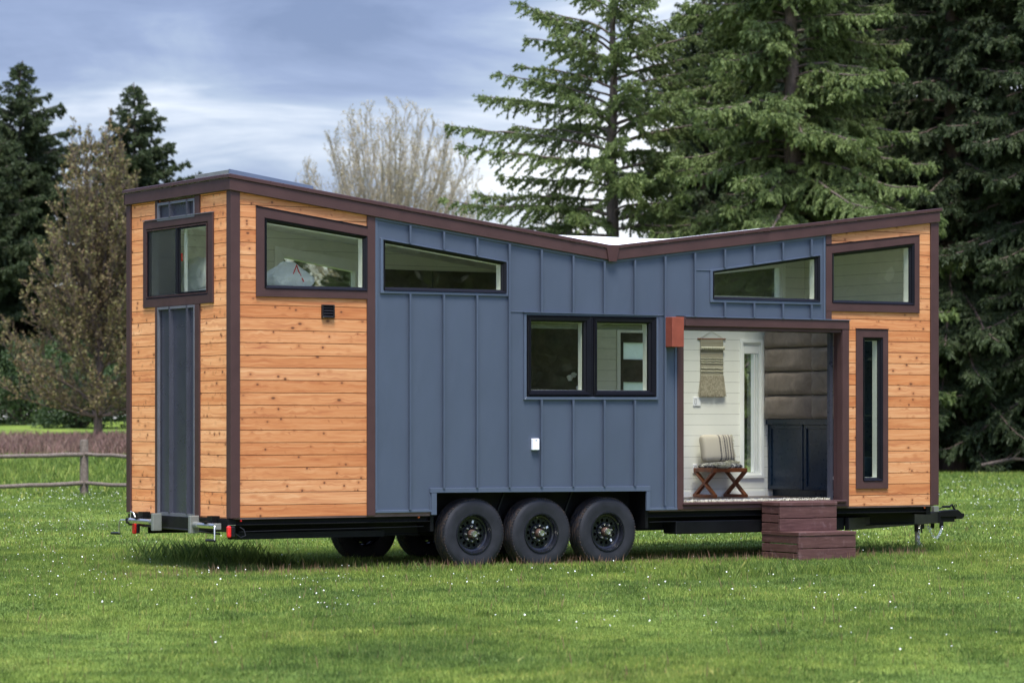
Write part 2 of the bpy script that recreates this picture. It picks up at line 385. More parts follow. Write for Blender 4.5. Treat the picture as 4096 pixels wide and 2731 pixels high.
def grassgroup():
    g = bpy.data.node_groups.new('grass_tone', 'ShaderNodeTree')
    g.interface.new_socket('Color', in_out='OUTPUT', socket_type='NodeSocketColor')
    n, l = g.nodes, g.links; o = n.new('NodeGroupOutput'); geo = n.new('ShaderNodeNewGeometry')
    def noise(sc, d, rough=.55):
        q = n.new('ShaderNodeTexNoise'); q.inputs['Scale'].default_value = sc; q.inputs['Detail'].default_value = d; q.inputs['Roughness'].default_value = rough
        l.new(geo.outputs['Position'], q.inputs['Vector']); return q.outputs['Fac']
    def ramp(f, st):
        r = n.new('ShaderNodeValToRGB'); e = r.color_ramp.elements
        while len(e) < len(st): e.new(.5)
        for i, (p, c) in enumerate(st): e[i].position = p; e[i].color = (*c, 1)
        l.new(f, r.inputs[0]); return r.outputs[0]
    a = ramp(noise(.42, 5, .6), [(.26, (.105, .170, .040)), (.44, (.145, .222, .046)), (.56, (.190, .268, .052)), (.74, (.245, .305, .074))])
    b = ramp(noise(2.3, 4), [(.32, (.55, .60, .55)), (.5, (1, 1, 1)), (.70, (1.3, 1.18, 1.2))])
    m = n.new('ShaderNodeMix'); m.data_type = 'RGBA'; m.blend_type = 'MULTIPLY'; m.inputs[0].default_value = 1
    l.new(a, m.inputs[6]); l.new(b, m.inputs[7]); l.new(m.outputs[2], o.inputs[0]); return g
GG = grassgroup()
def grassmat(name, blade):
    t = NT(name); g = t.n.new('ShaderNodeGroup'); g.node_tree = GG; c = g.outputs[0]
    if blade:
        r = t.attr('rnd')
        c = t.mix(1.0, c, t.ramp(r, [(0, (.48, .52, .48)), (.4, (.85, .88, .82)), (.8, (1.15, 1.10, 1.0)), (.92, (1.5, 1.25, 1.4)), (1, (2.0, 1.35, 1.7))]), 'MULTIPLY')
        t.set('Base Color', c); t.set('Roughness', .55); t.set('Specular IOR Level', .3)
        tl = t.n.new('ShaderNodeBsdfTranslucent'); t.l.new(c, tl.inputs[0]); mm = t.n.new('ShaderNodeMixShader'); mm.inputs[0].default_value = .4
        t.l.new(t.b.outputs[0], mm.inputs[1]); t.l.new(tl.outputs[0], mm.inputs[2]); t.l.new(mm.outputs[0], t.out.inputs[0])
    else:
        p = t.pos()
        c = t.mix(1.0, c, t.ramp(t.noise(p, 14, 5, .7), [(.25, (.35, .38, .35)), (.5, (.8, .8, .75)), (.8, (1.15, 1.12, 1.0))]), 'MULTIPLY')
        t.set('Base Color', c); t.set('Roughness', .95); t.set('Specular IOR Level', .1); t.bump(t.noise(p, 25, 5, .7), .03, .8)
    return t.m
M['grass'] = grassmat('grass_blade', True); M['turf'] = grassmat('turf', False)

# ------------------------------------------------------------------ ground
def gz(X, Y):
    """gentle rise of the meadow beyond the fence, on the left and behind the trees"""
    X = np.asarray(X, float); Y = np.asarray(Y, float)
    def ss(a, b, t): t = np.clip((t - a) / (b - a), 0, 1); return t * t * (3 - 2 * t)
    left = 1 - ss(2, 12, X - 0.02 * Y)
    return 1.78 * ss(70, 165, Y) * left + 1.2 * ss(110, 180, Y) * (1 - left) + 0.012 * np.sin(X * 1.3 + Y * .4) * ss(0, 5, np.abs(Y - 34) - 6)
ys = np.concatenate([np.arange(-60, 12, 6), np.arange(12, 60, 1.0), np.arange(60, 200, 3.0), np.geomspace(200, 4000, 18)])
xs = np.concatenate([-np.geomspace(3000, 60, 14), np.arange(-56, 57, 2.0), np.geomspace(60, 3000, 14)])
XX, YY = np.meshgrid(xs, ys); ZZ = gz(XX, YY)
V = np.stack([XX.ravel(), YY.ravel(), ZZ.ravel()], 1); nx, ny = len(xs), len(ys)
I, J = np.meshgrid(np.arange(nx - 1), np.arange(ny - 1)); q = (J * nx + I).ravel()
ground = npmesh('ground', V, np.stack([q, q + 1, q + nx + 1, q + nx], 1), 4, M['turf'], smooth=True)
tag(ground, kind='structure')

def blades(n, X, Y, hmin, hmax, w, lean=.5, zfn=None, up=1.0):
    """single-triangle-pair grass blades, returned as verts / quads / rnd"""
    ang = RNG.uniform(0, 2 * np.pi, n); h = RNG.uniform(hmin, hmax, n) ; la = RNG.uniform(0, 2 * np.pi, n); ll = RNG.uniform(0.05, lean, n) * h
    z0 = (gz(X, Y) if zfn is None else zfn(X, Y)) - .004
    dx, dy = np.cos(ang) * w / 2, np.sin(ang) * w / 2; lx, ly = np.cos(la) * ll, np.sin(la) * ll
    v = np.empty((n, 4, 3))
    v[:, 0] = np.stack([X - dx, Y - dy, z0], 1); v[:, 1] = np.stack([X + dx, Y + dy, z0], 1)
    v[:, 2] = np.stack([X + dx * .7 + lx * .45, Y + dy * .7 + ly * .45, z0 + h * .6 * up], 1)
    v[:, 3] = np.stack([X + lx, Y + ly, z0 + h * up], 1)
    f = np.arange(n * 4).reshape(n, 4)
    return v.reshape(-1, 3), f, np.repeat(RNG.random(n), 4)
def scatter(n, d0, d1, m=1.4, k=.20):
    Y = np.sqrt(RNG.uniform(d0 * d0, d1 * d1, n)); X = RNG.uniform(-1, 1, n) * (Y * k + m); return X, Y
GV, GF, GR = [], [], []
def addg(a):
    off = sum(len(v) for v in GV); GV.append(a[0]); GF.append(a[1] + off); GR.append(a[2])
for n, d0, d1, h0, h1, w in ((340000, 14.5, 24, .015, .042, .006), (370000, 24, 38, .018, .044, .008), (220000, 38, 62, .02, .05, .015), (110000, 62, 105, .04, .11, .035)):
    X, Y = scatter(n, d0, d1); 
    hh = .75 + .5 * np.sin(X * .9 + 1.3 * np.sin(Y * .35)) ** 2
    a = blades(n, X, Y, h0, h1, w * RNG.uniform(.6, 1.3, n)); a[0].reshape(n, 4, 3)[:, 2:, 2] *= 1
    addg(a)
# long-grass tufts, denser and darker by the rear corner and round the wheels
for (cx, cy, n, sp, h) in ((-3.55, 34.3, 900, .36, .26), (-2.9, 33.4, 420, .22, .17), (-2.0, 32.9, 260, .2, .15), (1.1, 31.6, 260, .25, .14), (2.4, 30.9, 380, .3, .16), (3.3, 31.4, 300, .25, .14),
                           (-.2, 32.2, 250, .3, .11), (-1.1, 32.0, 250, .3, .12), (5.9, 36.8, 400, .5, .13), (5.0, 37.2, 300, .4, .14), (-5.2, 27.4, 120, .15, .1), (1.9, 30.2, 160, .2, .12), (0.2, 26.1, 100, .15, .09)):
    X = cx + RNG.normal(0, sp, n); Y = cy + RNG.normal(0, sp * .6, n); addg(blades(n, X, Y, h * .4, h, .007 * RNG.uniform(.6, 1.4, n), .75))
for k in range(130):
    cy = math.sqrt(random.uniform(15.5 ** 2, 46 ** 2)); cx = random.uniform(-1, 1) * (cy * .172); n = random.randint(20, 90); sp = random.uniform(.05, .22); h = random.uniform(.05, .10)
    X = cx + RNG.normal(0, sp, n); Y = cy + RNG.normal(0, sp, n); ok = ~((np.abs(Y - 34) < 1) & (X > 20)); addg(blades(n, X, Y, h * .5, h, .008 * RNG.uniform(.6, 1.5, n), .8))
for k in range(160):   # low broad weeds: rosettes of short wide leaves
    cy = math.sqrt(random.uniform(15.5 ** 2, 40 ** 2)); cx = random.uniform(-1, 1) * (cy * .172); n = random.randint(25, 70); sp = random.uniform(.04, .16)
    addg(blades(n, cx + RNG.normal(0, sp, n), cy + RNG.normal(0, sp, n), .015, .04, .022 * RNG.uniform(.6, 1.3, n), 2.2))
grass = npmesh('meadow_grass', np.concatenate(GV), np.concatenate(GF), 4, M['grass'], attr=np.concatenate(GR))
tag(grass, 'short green lawn grass with longer tufts around the trailer', 'grass', kind='stuff')
# reddish seed stalks
n = 1500; X = RNG.uniform(-4, 5, n); Y = 31.4 + (X + 3) * .6 - .35 + RNG.normal(0, .35, n); X2, Y2 = scatter(3800, 18, 50)
a = blades(n + 3800, np.concatenate([X, X2]), np.concatenate([Y, Y2]), .05, .13, .004, .3)
tag(npmesh('seed_stalk', a[0], a[1], 4, M['reed'], attr=a[2]), 'thin reddish seed stalks standing in the lawn', 'grass stalks', kind='stuff')
# daisies
def daisies():
    P = []
    for k in range(95):
        cy = math.sqrt(random.uniform(19 ** 2, 72 ** 2)); cx = random.uniform(-1, 1) * (cy * .175 + .5); s = random.uniform(.3, 1.3) * cy / 34
        m = int(random.uniform(4, 20)); P.append(np.stack([cx + RNG.normal(0, s, m), cy + RNG.normal(0, s * 1.2, m)], 1))
    for cx, cy, sx, sy, m in ((-9, 60, 2.5, 4, 380), (-6.5, 47, 1.6, 4.5, 260), (-7.5, 40, 1.5, 3, 120), (9.5, 70, 2.4, 7, 380), (9, 50, 1.5, 5, 300), (5, 42, 1.3, 2, 80), (-3.5, 33, 1.5, 1.5, 60), (2, 28, 2, 2.5, 90), (7, 36, 1, 3, 60), (-2, 30, 2, 1.5, 60), (2.6, 41, .8, 1.5, 60), (-1, 39, .8, 1.5, 40)):
        P.append(np.stack([cx + RNG.normal(0, sx, m), cy + RNG.normal(0, sy, m)], 1))
    P = np.concatenate(P); P = P[(P[:, 1] > 16) & (P[:, 1] < 95)]; n = len(P); K = 7
    th = np.linspace(0, 2 * np.pi, K, endpoint=False)
    r = RNG.uniform(.0028, .0072, n) * (1 + np.maximum(0, P[:, 1] - 40) / 60); h = RNG.uniform(.04, .085, n); tx, ty = RNG.normal(0, .35, n), RNG.normal(-.35, .35, n)
    v = np.empty((n, K, 3)); dx = np.cos(th)[None] * r[:, None]; dy = np.sin(th)[None] * r[:, None]
    v[:, :, 0] = P[:, 0:1] + dx; v[:, :, 1] = P[:, 1:2] + dy; v[:, :, 2] = (gz(P[:, 0], P[:, 1]) + h)[:, None] + dx * tx[:, None] - dy * ty[:, None]
    t = NT('daisy_petals'); rr = t.attr('rnd'); t.set('Base Color', t.ramp(rr, [(0, (.45, .30, .26)), (.15, (.55, .56, .50)), (.6, (.70, .72, .68)), (1, (.82, .84, .82))])); t.set('Roughness', .6)
    o = npmesh('daisies', v.reshape(-1, 3), np.arange(n * K).reshape(n, K), K, t.m, attr=np.repeat(RNG.random(n), K))
    tag(o, 'tiny white daisies dotted over the lawn', 'daisies', kind='stuff')
daisies()
# dry reddish brush strip beyond the fence
n = 42000; X = RNG.uniform(-34, 2, n); Y = RNG.uniform(102, 118, n)
a = blades(n, X, Y, .15, .5, .035, .6); tag(npmesh('dry_brush', a[0], a[1], 4, M['brush'], attr=a[2]), 'reddish brown dry brush strip beyond the rail fence', 'brush', kind='stuff')
n = 26000; X = RNG.uniform(-34, 2, n); Y = RNG.uniform(66, 98, n)
a = blades(n, X, Y, .08, .30, .03, .7); tag(npmesh('rough_grass', a[0], a[1], 4, M['grass'], attr=a[2]), 'taller bright green pasture grass behind the rail fence', 'grass', kind='stuff')

# ------------------------------------------------------------------ tiny house on wheels
TH = .552; ROOT = (-2.944, 31.364, 0)
house = empty('tiny_house', ROOT, TH, 'V-roofed tiny house on a black triple-axle trailer, clad in cedar and slate blue metal', 'tiny house')
def hw(u, v, z): c, s = math.cos(TH), math.sin(TH); return (ROOT[0] + u * c - v * s, ROOT[1] + u * s + v * c, z)
W_, L_ = 2.612, 9.53
VAL = 4.76
def fb(u): return 4.028 - .1267 * u if u < VAL else 3.425 + .126 * (u - VAL)      # underside of the fascia
def clip(poly, z, above):
    out = []
    for i in range(len(poly)):
        a, b = poly[i], poly[(i + 1) % len(poly)]
        ia = (a[1] >= z) == above or a[1] == z; ib = (b[1] >= z) == above or b[1] == z
        if ia: out.append(a)
        if ia != ib:
            t = (z - a[1]) / (b[1] - a[1]); out.append((a[0] + t * (b[0] - a[0]), z))
    r = []
    for p in out:
        if not r or abs(p[0] - r[-1][0]) + abs(p[1] - r[-1][1]) > 1e-5: r.append(p)
    if len(r) > 1 and abs(r[0][0] - r[-1][0]) + abs(r[0][1] - r[-1][1]) < 1e-5: r.pop()
    return r
def lin(a, b):
    (x0, y0), (x1, y1) = a, b
    return lambda x: y0 + (y1 - y0) * (x - x0) / (x1 - x0)
def cells(h0, h1, bot, top, ops, extra=()):
    """convex pieces of a wall strip between bot(h) and top(h) minus openings (a, b, zb, zt) with zb, zt functions"""
    br = sorted({h0, h1, *[x for o in ops for x in o[:2] if h0 < x < h1], *[x for x in extra if h0 < x < h1]})
    out = []
    for a, b in zip(br, br[1:]):
        m = (a + b) / 2; iv = [(bot, top)]
        for o in ops:
            if o[0] <= m <= o[1]:
                new = []
                for lo, hi in iv:
                    if o[2](m) > lo(m): new.append((lo, (lambda f, g: (lambda x: min(f(x), g(x))))(hi, o[2])))
                    if o[3](m) < hi(m): new.append(((lambda f, g: (lambda x: max(f(x), g(x))))(lo, o[3]), hi))
                iv = new
        e = 1e-6
        for lo, hi in iv:
            if hi(m) - lo(m) > 1e-4: out.append([(a, lo(a + e)), (b, lo(b - e)), (b, hi(b - e)), (a, hi(a + e))])
    return out
def const(z): return lambda x: z
def boards(cs, a, b, plane, z0=.586, p=.1318, gap=.0065):
    mb = MB()
    for c in cs:
        lo, hi = min(q[1] for q in c), max(q[1] for q in c)
        for k in range(int((lo - z0) // p), int((hi - z0) // p) + 1):
            q = clip(clip(c, z0 + k * p + gap / 2, True), z0 + (k + 1) * p - gap / 2, False)
            if len(q) >= 3: mb.prism(q, a, b, plane)
    return mb
def walls(cs, a, b, plane):
    mb = MB()
    for c in cs: mb.prism(c, a, b, plane)
    return mb
def quad(x0, x1, b0, b1, t0, t1): return [(x0, b0), (x1, b1), (x1, t1), (x0, t0)]

# openings in the near side wall
def op(x0, x1, zb, t0, t1): return (x0, x1, const(zb), lin((x0, t0), (x1, t1)))
O_big = op(.40, 1.590, 3.03, 3.725, 3.575); O_slit = op(1.835, 3.335, 3.045, 3.542, 3.346); O_dbl = op(3.66, 5.36, 1.91, 2.76, 2.76)
O_s2 = op(6.20, 7.705, 3.04, 3.325, 3.538); O_s3 = op(7.94, 9.14, 3.035, 3.575, 3.725); O_nar = op(8.40, 8.66, .91, 2.585, 2.585)
O_door = (5.72, 8.12, const(.5), const(2.755))
SIDE = [O_big, O_slit, O_dbl, O_s2, O_s3, O_nar, O_door]
ARCH = (2.44, 5.285, const(.4), const(.835))
# far wall and end wall openings
F_big = (1.86, 2.86, const(2.98), lin((1.86, 3.53), (2.86, 3.38))); F_s2 = (7.35, 9.04, const(3.16), lin((7.35, 3.42), (9.04, 3.60)))
F_nar = (8.42, 8.71, const(.925), const(2.60)); F_door = (6.55, 7.25, const(.66), const(2.70)); F_kit = (3.9, 5.1, const(1.95), const(2.65))
FAR = [F_big, F_s2, F_nar, F_door, F_kit]
END = [(.56, 2.08, const(2.98), const(3.70))]

boards(cells(.085, 1.614, const(.588), fb, [O_big]), 0, .012, 's').build('cedar_siding', M['cedar_side'], house)
boards(cells(7.912, 9.43, const(.588), fb, [O_s3, O_nar, (7.5, 8.173, const(.5), const(2.80))]), 0, .012, 's').build('cedar_siding', M['cedar_right'], house)
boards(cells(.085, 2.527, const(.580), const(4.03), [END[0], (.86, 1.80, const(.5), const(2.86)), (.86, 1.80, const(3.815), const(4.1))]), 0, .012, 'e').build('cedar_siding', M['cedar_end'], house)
# dark sheathing behind the boards
mb = walls(cells(.01, 9.52, const(.60), fb, SIDE + [ARCH], (VAL,)), .0135, .03, 's')
mb.add(*(lambda q: (q.v, q.f))(walls(cells(.031, 2.58, const(.60), const(4.02), END), .0135, .03, 'e'))); mb.build('sheathing', M['groove'], house)
# inner lining
mb = walls(cells(.031, 9.41, const(.655), fb, SIDE + [ARCH], (VAL,)), .031, .11, 's'); mb.build('inner_wall', M['white_paint'], house)
walls(cells(.031, 9.41, const(.655), fb, FAR, (VAL,)), W_ - .13, W_ - .03, 's').build('inner_wall', M['shiplap'], house)
walls(cells(.112, W_ - .131, const(.655), const(3.99), END), .031, .11, 'e').build('inner_wall', M['cream'], house)
MB().prism([(.112, .655), (W_ - .131, .655), (W_ - .131, 3.99), (.112, 3.99)], 9.411, 9.50, 'e').build('inner_wall', M['cream'], house)
boards(cells(.01, 9.52, const(.588), fb, FAR, (VAL,)), W_ - .012, W_, 's').build('cedar_siding', M['cedar_side'], house)
walls(cells(.01, 9.52, const(.60), fb, FAR, (VAL,)), W_ - .029, W_ - .0135, 's').build('sheathing', M['groove'], house)
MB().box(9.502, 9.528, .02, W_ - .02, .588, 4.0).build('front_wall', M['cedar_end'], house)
# floor, ceiling, roof
MB().prism([(.04, .005), (2.41, .005), (2.41, .42), (5.31, .42), (5.31, .005), (9.49, .005), (9.49, W_ - .005), (5.31, W_ - .005), (5.31, W_ - .42), (2.41, W_ - .42), (2.41, W_ - .005), (.04, W_ - .005)], .57, .655, 'z').build('floor', M['floor'], house)
SKY = ((.28, 1.13, .53, 1.23), (6.7, 8.3, .95, 1.95))      # roof openings: loft skylight, unseen skylight over the entry added to light the interior
def slab(name, mat, u0, u1, v0, v1, dz0, dz1):
    mb = MB(); us = sorted({u0, u1, VAL, *[q for s_ in SKY for q in s_[:2]]})
    for a, b in zip(us, us[1:]):
        holes = [s_ for s_ in SKY if s_[0] <= (a + b) / 2 <= s_[1]]
        for va, vb in ([(v0, holes[0][2]), (holes[0][3], v1)] if holes else [(v0, v1)]):
            mb.prism([(a, fb(a) + dz0), (b, fb(b) + dz0), (b, fb(b) + dz1), (a, fb(a) + dz1)], va, vb, 's')
    return mb.build(name, mat, house)
slab('ceiling', M['ceil'], .112, 9.41, .112, W_ - .131, -.01, .05)
roof = slab('roof', M['tpo'], -.03, 9.56, -.03, W_ + .03, .052, .130)
mb = MB()      # white membrane cricket in the valley
mb.add([(3.9, .12, fb(3.9) + .14), (6.3, .12, fb(6.3) + .14), (6.3, 2.3, fb(6.3) + .14), (3.9, 2.3, fb(3.9) + .14), (3.95, .8, 3.750), (6.0, .8, 3.750), (6.0, 2.0, 3.750), (3.95, 2.0, 3.750), (VAL, .12, fb(VAL) + .14), (VAL, .8, 3.750), (VAL, 2.3, fb(VAL) + .14), (VAL, 2.0, 3.750)],
       [(0, 8, 9, 4), (8, 1, 5, 9), (1, 2, 6, 5), (2, 10, 11, 6), (10, 3, 7, 11), (3, 0, 4, 7), (4, 9, 11, 7), (9, 5, 6, 11)])
mb.build('membrane', M['tpo'], roof)
a, b, va, vb = SKY[1]
added_skylight = MB().ring([(a - .05, va - .05), (b + .05, va - .05), (b + .05, vb + .05), (a - .05, vb + .05)], [(a, va), (b, va), (b, vb), (a, vb)], 0, 0, 'z')
vs = []
for dz in (.04, .145):
    for p in ((a - .05, va - .05), (b + .05, va - .05), (b + .05, vb + .05), (a - .05, vb + .05), (a, va), (b, va), (b, vb), (a, vb)): vs.append((p[0], p[1], fb(p[0]) + dz))
fs = []
for i in range(4):
    j = (i + 1) % 4; fs += [(i, j, 4 + j, 4 + i), (8 + j, 8 + i, 12 + i, 12 + j), (j, i, 8 + i, 8 + j), (4 + i, 4 + j, 12 + j, 12 + i)]
added_skylight = MB().add(vs, fs).build('skylight', M['tpo'], house)  # added roof opening, hidden from the camera, to bring daylight indoors
MB().prism([(a, fb(a) + .128), (b, fb(b) + .128), (b, fb(b) + .134), (a, fb(a) + .134)], va, vb, 's').build('pane', M['glass'], added_skylight)
# fascia
E = .045
mb = MB()
mb.prism([(-E, fb(0)), (VAL, fb(VAL)), (VAL, fb(VAL) + .125), (-E, fb(0) + .125)], -E, -.002, 's')
mb.prism([(VAL, fb(VAL)), (9.555, fb(9.555)), (9.555, fb(9.555) + .125), (VAL, fb(VAL) + .125)], -E, -.002, 's')
mb.box(-E, -.002, -.001, W_ + .04, 4.031, 4.156)
mb.box(9.532, 9.575, -.001, W_ + .04, fb(9.555), fb(9.555) + .125)
mb.prism([(-E, fb(0)), (VAL, fb(VAL)), (9.555, fb(9.555)), (9.555, fb(9.555) + .125), (VAL, fb(VAL) + .125), (-E, fb(0) + .125)], W_ + .002, W_ + .04, 's')
mb.build('fascia', M['brown'], house, bevel=.003)
mb = MB(); D_ = .128
mb.prism([(-E - .014, fb(0) + D_), (VAL, fb(VAL) + D_), (VAL, fb(VAL) + .166), (-E - .014, fb(0) + .166)], -E - .014, .06, 's')
mb.prism([(VAL, fb(VAL) + D_), (9.58, fb(9.58) + D_), (9.58, fb(9.58) + .166), (VAL, fb(VAL) + .166)], -E - .014, .06, 's')
mb.box(-E - .014, .06, .061, W_ + .055, 4.16, 4.196)
mb.prism([(-E, fb(0) + .166), (VAL, fb(VAL) + .166), (VAL, fb(VAL) + .172), (-E, fb(0) + .172)], -E + .002, .1, 's'); mb.box(-E + .002, .1, .101, W_ + .04, 4.197, 4.203)
# overlapped joints in the edge metal
for u_ in (2.0, 4.2, 6.9): mb.prism([(u_, fb(u_) + D_ - .003), (u_ + .07, fb(u_ + .07) + D_ - .003), (u_ + .07, fb(u_ + .07) + .169), (u_, fb(u_) + .169)], -E - .0175, .05, 's')
mb.box(-E - .0175, .05, 1.33, 1.40, 4.157, 4.2)
mb.build('drip_edge', M['drip'], house, bevel=.004)
MB().prism([(4.682, fb(4.682) + .12), (4.708, 3.41), (4.813, 3.41), (4.848, fb(4.848) + .12), (4.848, fb(4.848) + .166), (4.765, 3.60), (4.682, fb(4.682) + .166)], -E - .02, -E - .0, 's').build('valley_cap', M['drip'], house, bevel=.002)

# trims
T = -.022
mb = MB()
mb.box(-.022, .085, T, -.0, .582, 4.03); mb.box(-.022, -.0, .0005, .090, .582, 4.03)
mb.build('corner_trim', M['brown'], house, bevel=.003)
MB().box(9.43, 9.552, T, 0, .585, fb(9.5)).build('corner_trim', M['brown'], house, bevel=.003)
MB().box(-.022, 0, 2.527, W_ + .02, .58, 4.03).build('corner_trim', M['brown'], house, bevel=.003)
MB().prism([(1.614, .585), (1.711, .585), (1.711, fb(1.711)), (1.614, fb(1.614))], T, 0, 's').build('batten_trim', M['brown'], house, bevel=.002)
MB().prism([(7.829, 2.812), (7.912, 2.812), (7.912, fb(7.912)), (7.829, fb(7.829))], T, 0, 's').build('batten_trim', M['brown'], house, bevel=.002)
for a, b, z0, z1 in ((.755, .862, .575, 2.86), (1.80, 1.873, .575, 2.86), (.755, .862, 3.815, 4.03), (1.80, 1.873, 3.815, 4.03)):
    MB().box(-.02, 0, a, b, z0, z1).build('batten_trim', M['brown'], house, bevel=.002)
# ribbed metal chase on the rear end
def chan(z0, z1):
    mb = MB(); p = [(.875, -.01), (.875, .0115), (1.022, .0115), (1.03, -.036), (1.052, -.036), (1.06, .0115), (1.46, .0115), (1.468, -.036), (1.49, -.036), (1.498, .0115), (1.785, .0115), (1.785, -.01)]
    n = len(p); vs = [(q[1], q[0], z) for z in (z0, z1) for q in p]
    mb.add(vs, [(i, i + 1, i + 1 + n, i + n) for i in range(n - 1)])
    o = mb.build('ribbed_panel', M['chan'], house)
    MB().ring([(.862, z0 - .03), (1.80, z0 - .03), (1.80, z1), (.862, z1)], [(.885, z0 + .005), (1.775, z0 + .005), (1.775, z1 - .028), (.885, z1 - .028)], -.026, -.001, 'e').build('edge', M['chan_edge'], o)
chan(.60, 2.855); chan(3.83, 4.0)

# slate blue metal skin
SK = [(O_slit[0], O_slit[1], O_slit[2], O_slit[3]), O_dbl, O_s2]
cs = cells(1.714, 5.672, const(.613), fb, SK + [ARCH], (VAL,)) + cells(5.672, 7.825, const(2.815), fb, SK)
mb = walls(cs, .0, .012, 's'); mb.build('metal_siding', M['blue'], house)
def gapf(u):   # free intervals of a seam at u
    iv = [(.640 if not 2.40 < u < 5.29 else .868, fb(u) - .03)] if u < 5.67 else [(2.81, fb(u) - .03)]
    for a, b, z0, z1 in ((1.778, 3.40, lambda u: 2.985, lin((1.778, 3.585), (3.40, 3.375))), (3.602, 5.42, lambda u: 1.84, lambda u: 2.81), (6.147, 7.76, lambda u: 2.98, lin((6.147, 3.357), (7.77, 3.577)))):
        if a < u < b:
            new = []
            for lo, hi in iv:
                if z0(u) - lo > .02: new.append((lo, z0(u)))
                if hi - z1(u) > .02: new.append((z1(u), hi))
            iv = new
    return iv
for u_ in (2.141, 2.565, 2.989, 3.408, 3.829, 4.250, 4.670, 5.086, 5.505, 5.922, 6.346, 6.765, 7.185, 7.604):
    for lo, hi in gapf(u_): MB().prism([(u_ - .004, .002), (u_ - .004, -.026), (u_ - .015, -.028), (u_ - .015, -.046), (u_ + .006, -.046), (u_ + .006, .002)], lo, hi, 'z').build('standing_seam', M['blue'], house)
mb = MB()   # flashing strips round the blue field
def strip(pts, w=-.015): mb.prism(pts, w, .001, 's')
strip([(1.714, fb(1.714) - .03), (VAL, fb(VAL) - .03), (VAL, fb(VAL) - .001), (1.714, fb(1.714) - .001)]); strip([(VAL, fb(VAL) - .03), (7.826, fb(7.826) - .03), (7.826, fb(7.826) - .001), (VAL, fb(VAL) - .001)])
strip([(1.713, .642), (1.742, .642), (1.742, fb(1.742) - .031), (1.713, fb(1.713) - .031)]); strip([(7.797, 2.815), (7.826, 2.815), (7.826, fb(7.826) - .031), (7.797, fb(7.797) - .031)])
strip([(1.713, .612), (2.42, .612), (2.42, .640), (1.713, .640)], -.022); strip([(5.29, .585), (5.68, .585), (5.68, .613), (5.29, .613)], -.022)
strip([(5.652, .614), (5.68, .614), (5.68, 2.80), (5.652, 2.80)])
strip([(2.395, .822), (5.30, .805), (5.30, .862), (2.395, .872)], -.03); strip([(2.41, .58), (2.475, .58), (2.475, .820), (2.41, .820)], -.028); strip([(5.25, .585), (5.30, .585), (5.30, .804), (5.25, .804)], -.028)
strip([(5.79, 2.803), (8.18, 2.803), (8.18, 2.813), (5.79, 2.813)], -.04)
strip([(3.42, 2.815), (3.60, 2.815), (3.60, 2.826), (3.42, 2.826)], -.008); strip([(5.42, 2.813), (5.5, 2.813), (5.5, 2.824), (5.42, 2.824)], -.008); strip([(5.93, 3.345), (6.15, 3.345), (6.15, 3.356), (5.93, 3.356)], -.008)
strip([(2.3, .868), (2.41, .868), (2.41, .58), (2.3, .58)][:0] or [(2.395, .642), (2.41, .642), (2.41, .82), (2.395, .82)], -.012)
mb.build('flashing', M['bluetrim'], house, bevel=.002)

# windows: trim ring, vinyl frame ring(s), pane, white reveal
def window(name, trimO, trimI, frame, glass, trimmat, plane='s', tdep=-.022, pane_d=.03, label=None, sub=None, rev=.115, drip=None):
    w = MB().ringm(frame, glass, -.018, .028, plane, a2=.004).build(name, M['black'], house, bevel=.0015)
    if label: w['label'] = label
    if trimO: MB().ringm(trimO, trimI, tdep, -.0005, plane).build('trim', trimmat, w, bevel=.003)
    MB().prism(glass, pane_d - .016, pane_d - .011, plane).build('pane', M['glass'], w)
    # inner steps of the black frame
    def shr(p, d):
        cx = sum(q[0] for q in p) / len(p); cz = sum(q[1] for q in p) / len(p)
        return [(x + (d if x < cx else -d), z + (d if z < cz else -d)) for x, z in p]
    MB().ringm(shr(frame, .004), shr(glass, -.016), -.032, -.0185, plane, a2=-.024).build('bead', M['black'], w)
    MB().ring(shr(glass, -.008), shr(glass, .001), .0295, rev, plane).build('reveal', M['white'], w)
    return w
Q = quad
w = window('window', Q(.278, 1.6135, 2.917, 2.917, 3.865, 3.691), Q(.374, 1.6135, 3.003, 3.003, 3.750, 3.594), Q(.376, 1.612, 3.005, 3.005, 3.748, 3.592), Q(.414, 1.575, 3.04, 3.045, 3.702, 3.567), M['brown'])
MB().prism([(.276, 3.866), (1.613, 3.692), (1.613, 3.702), (.276, 3.876)], -.030, -.001, 's').build('head_flashing', M['black'], w)
w = window('window', Q(1.778, 3.402, 2.985, 2.987, 3.585, 3.375), Q(1.812, 3.374, 3.015, 3.017, 3.566, 3.366), Q(1.814, 3.372, 3.017, 3.019, 3.564, 3.364), Q(1.846, 3.323, 3.054, 3.058, 3.531, 3.337), M['bluetrim'])
w = window('window', Q(6.147, 7.757, 2.980, 2.983, 3.357, 3.578), Q(6.181, 7.739, 3.015, 3.017, 3.340, 3.567), Q(6.183, 7.737, 3.017, 3.018, 3.338, 3.565), Q(6.215, 7.686, 3.049, 3.052, 3.320, 3.525), M['bluetrim'])
w = window('window', Q(7.830, 9.252, 2.910, 2.914, 3.692, 3.857), Q(7.917, 9.173, 3.010, 3.010, 3.597, 3.755), Q(7.919, 9.171, 3.012, 3.012, 3.595, 3.753), Q(7.957, 9.115, 3.045, 3.047, 3.563, 3.705), M['brown'], tdep=-.024)
MB().prism([(7.829, 3.693), (9.254, 3.858), (9.254, 3.867), (7.829, 3.702)], -.031, -.001, 's').build('head_flashing', M['black'], w)
w = window('window', Q(8.286, 8.769, .794, .794, 2.704, 2.704), Q(8.384, 8.686, .886, .886, 2.608, 2.608), Q(8.386, 8.684, .888, .888, 2.606, 2.606), Q(8.421, 8.632, .93, .93, 2.57, 2.57), M['brown'])
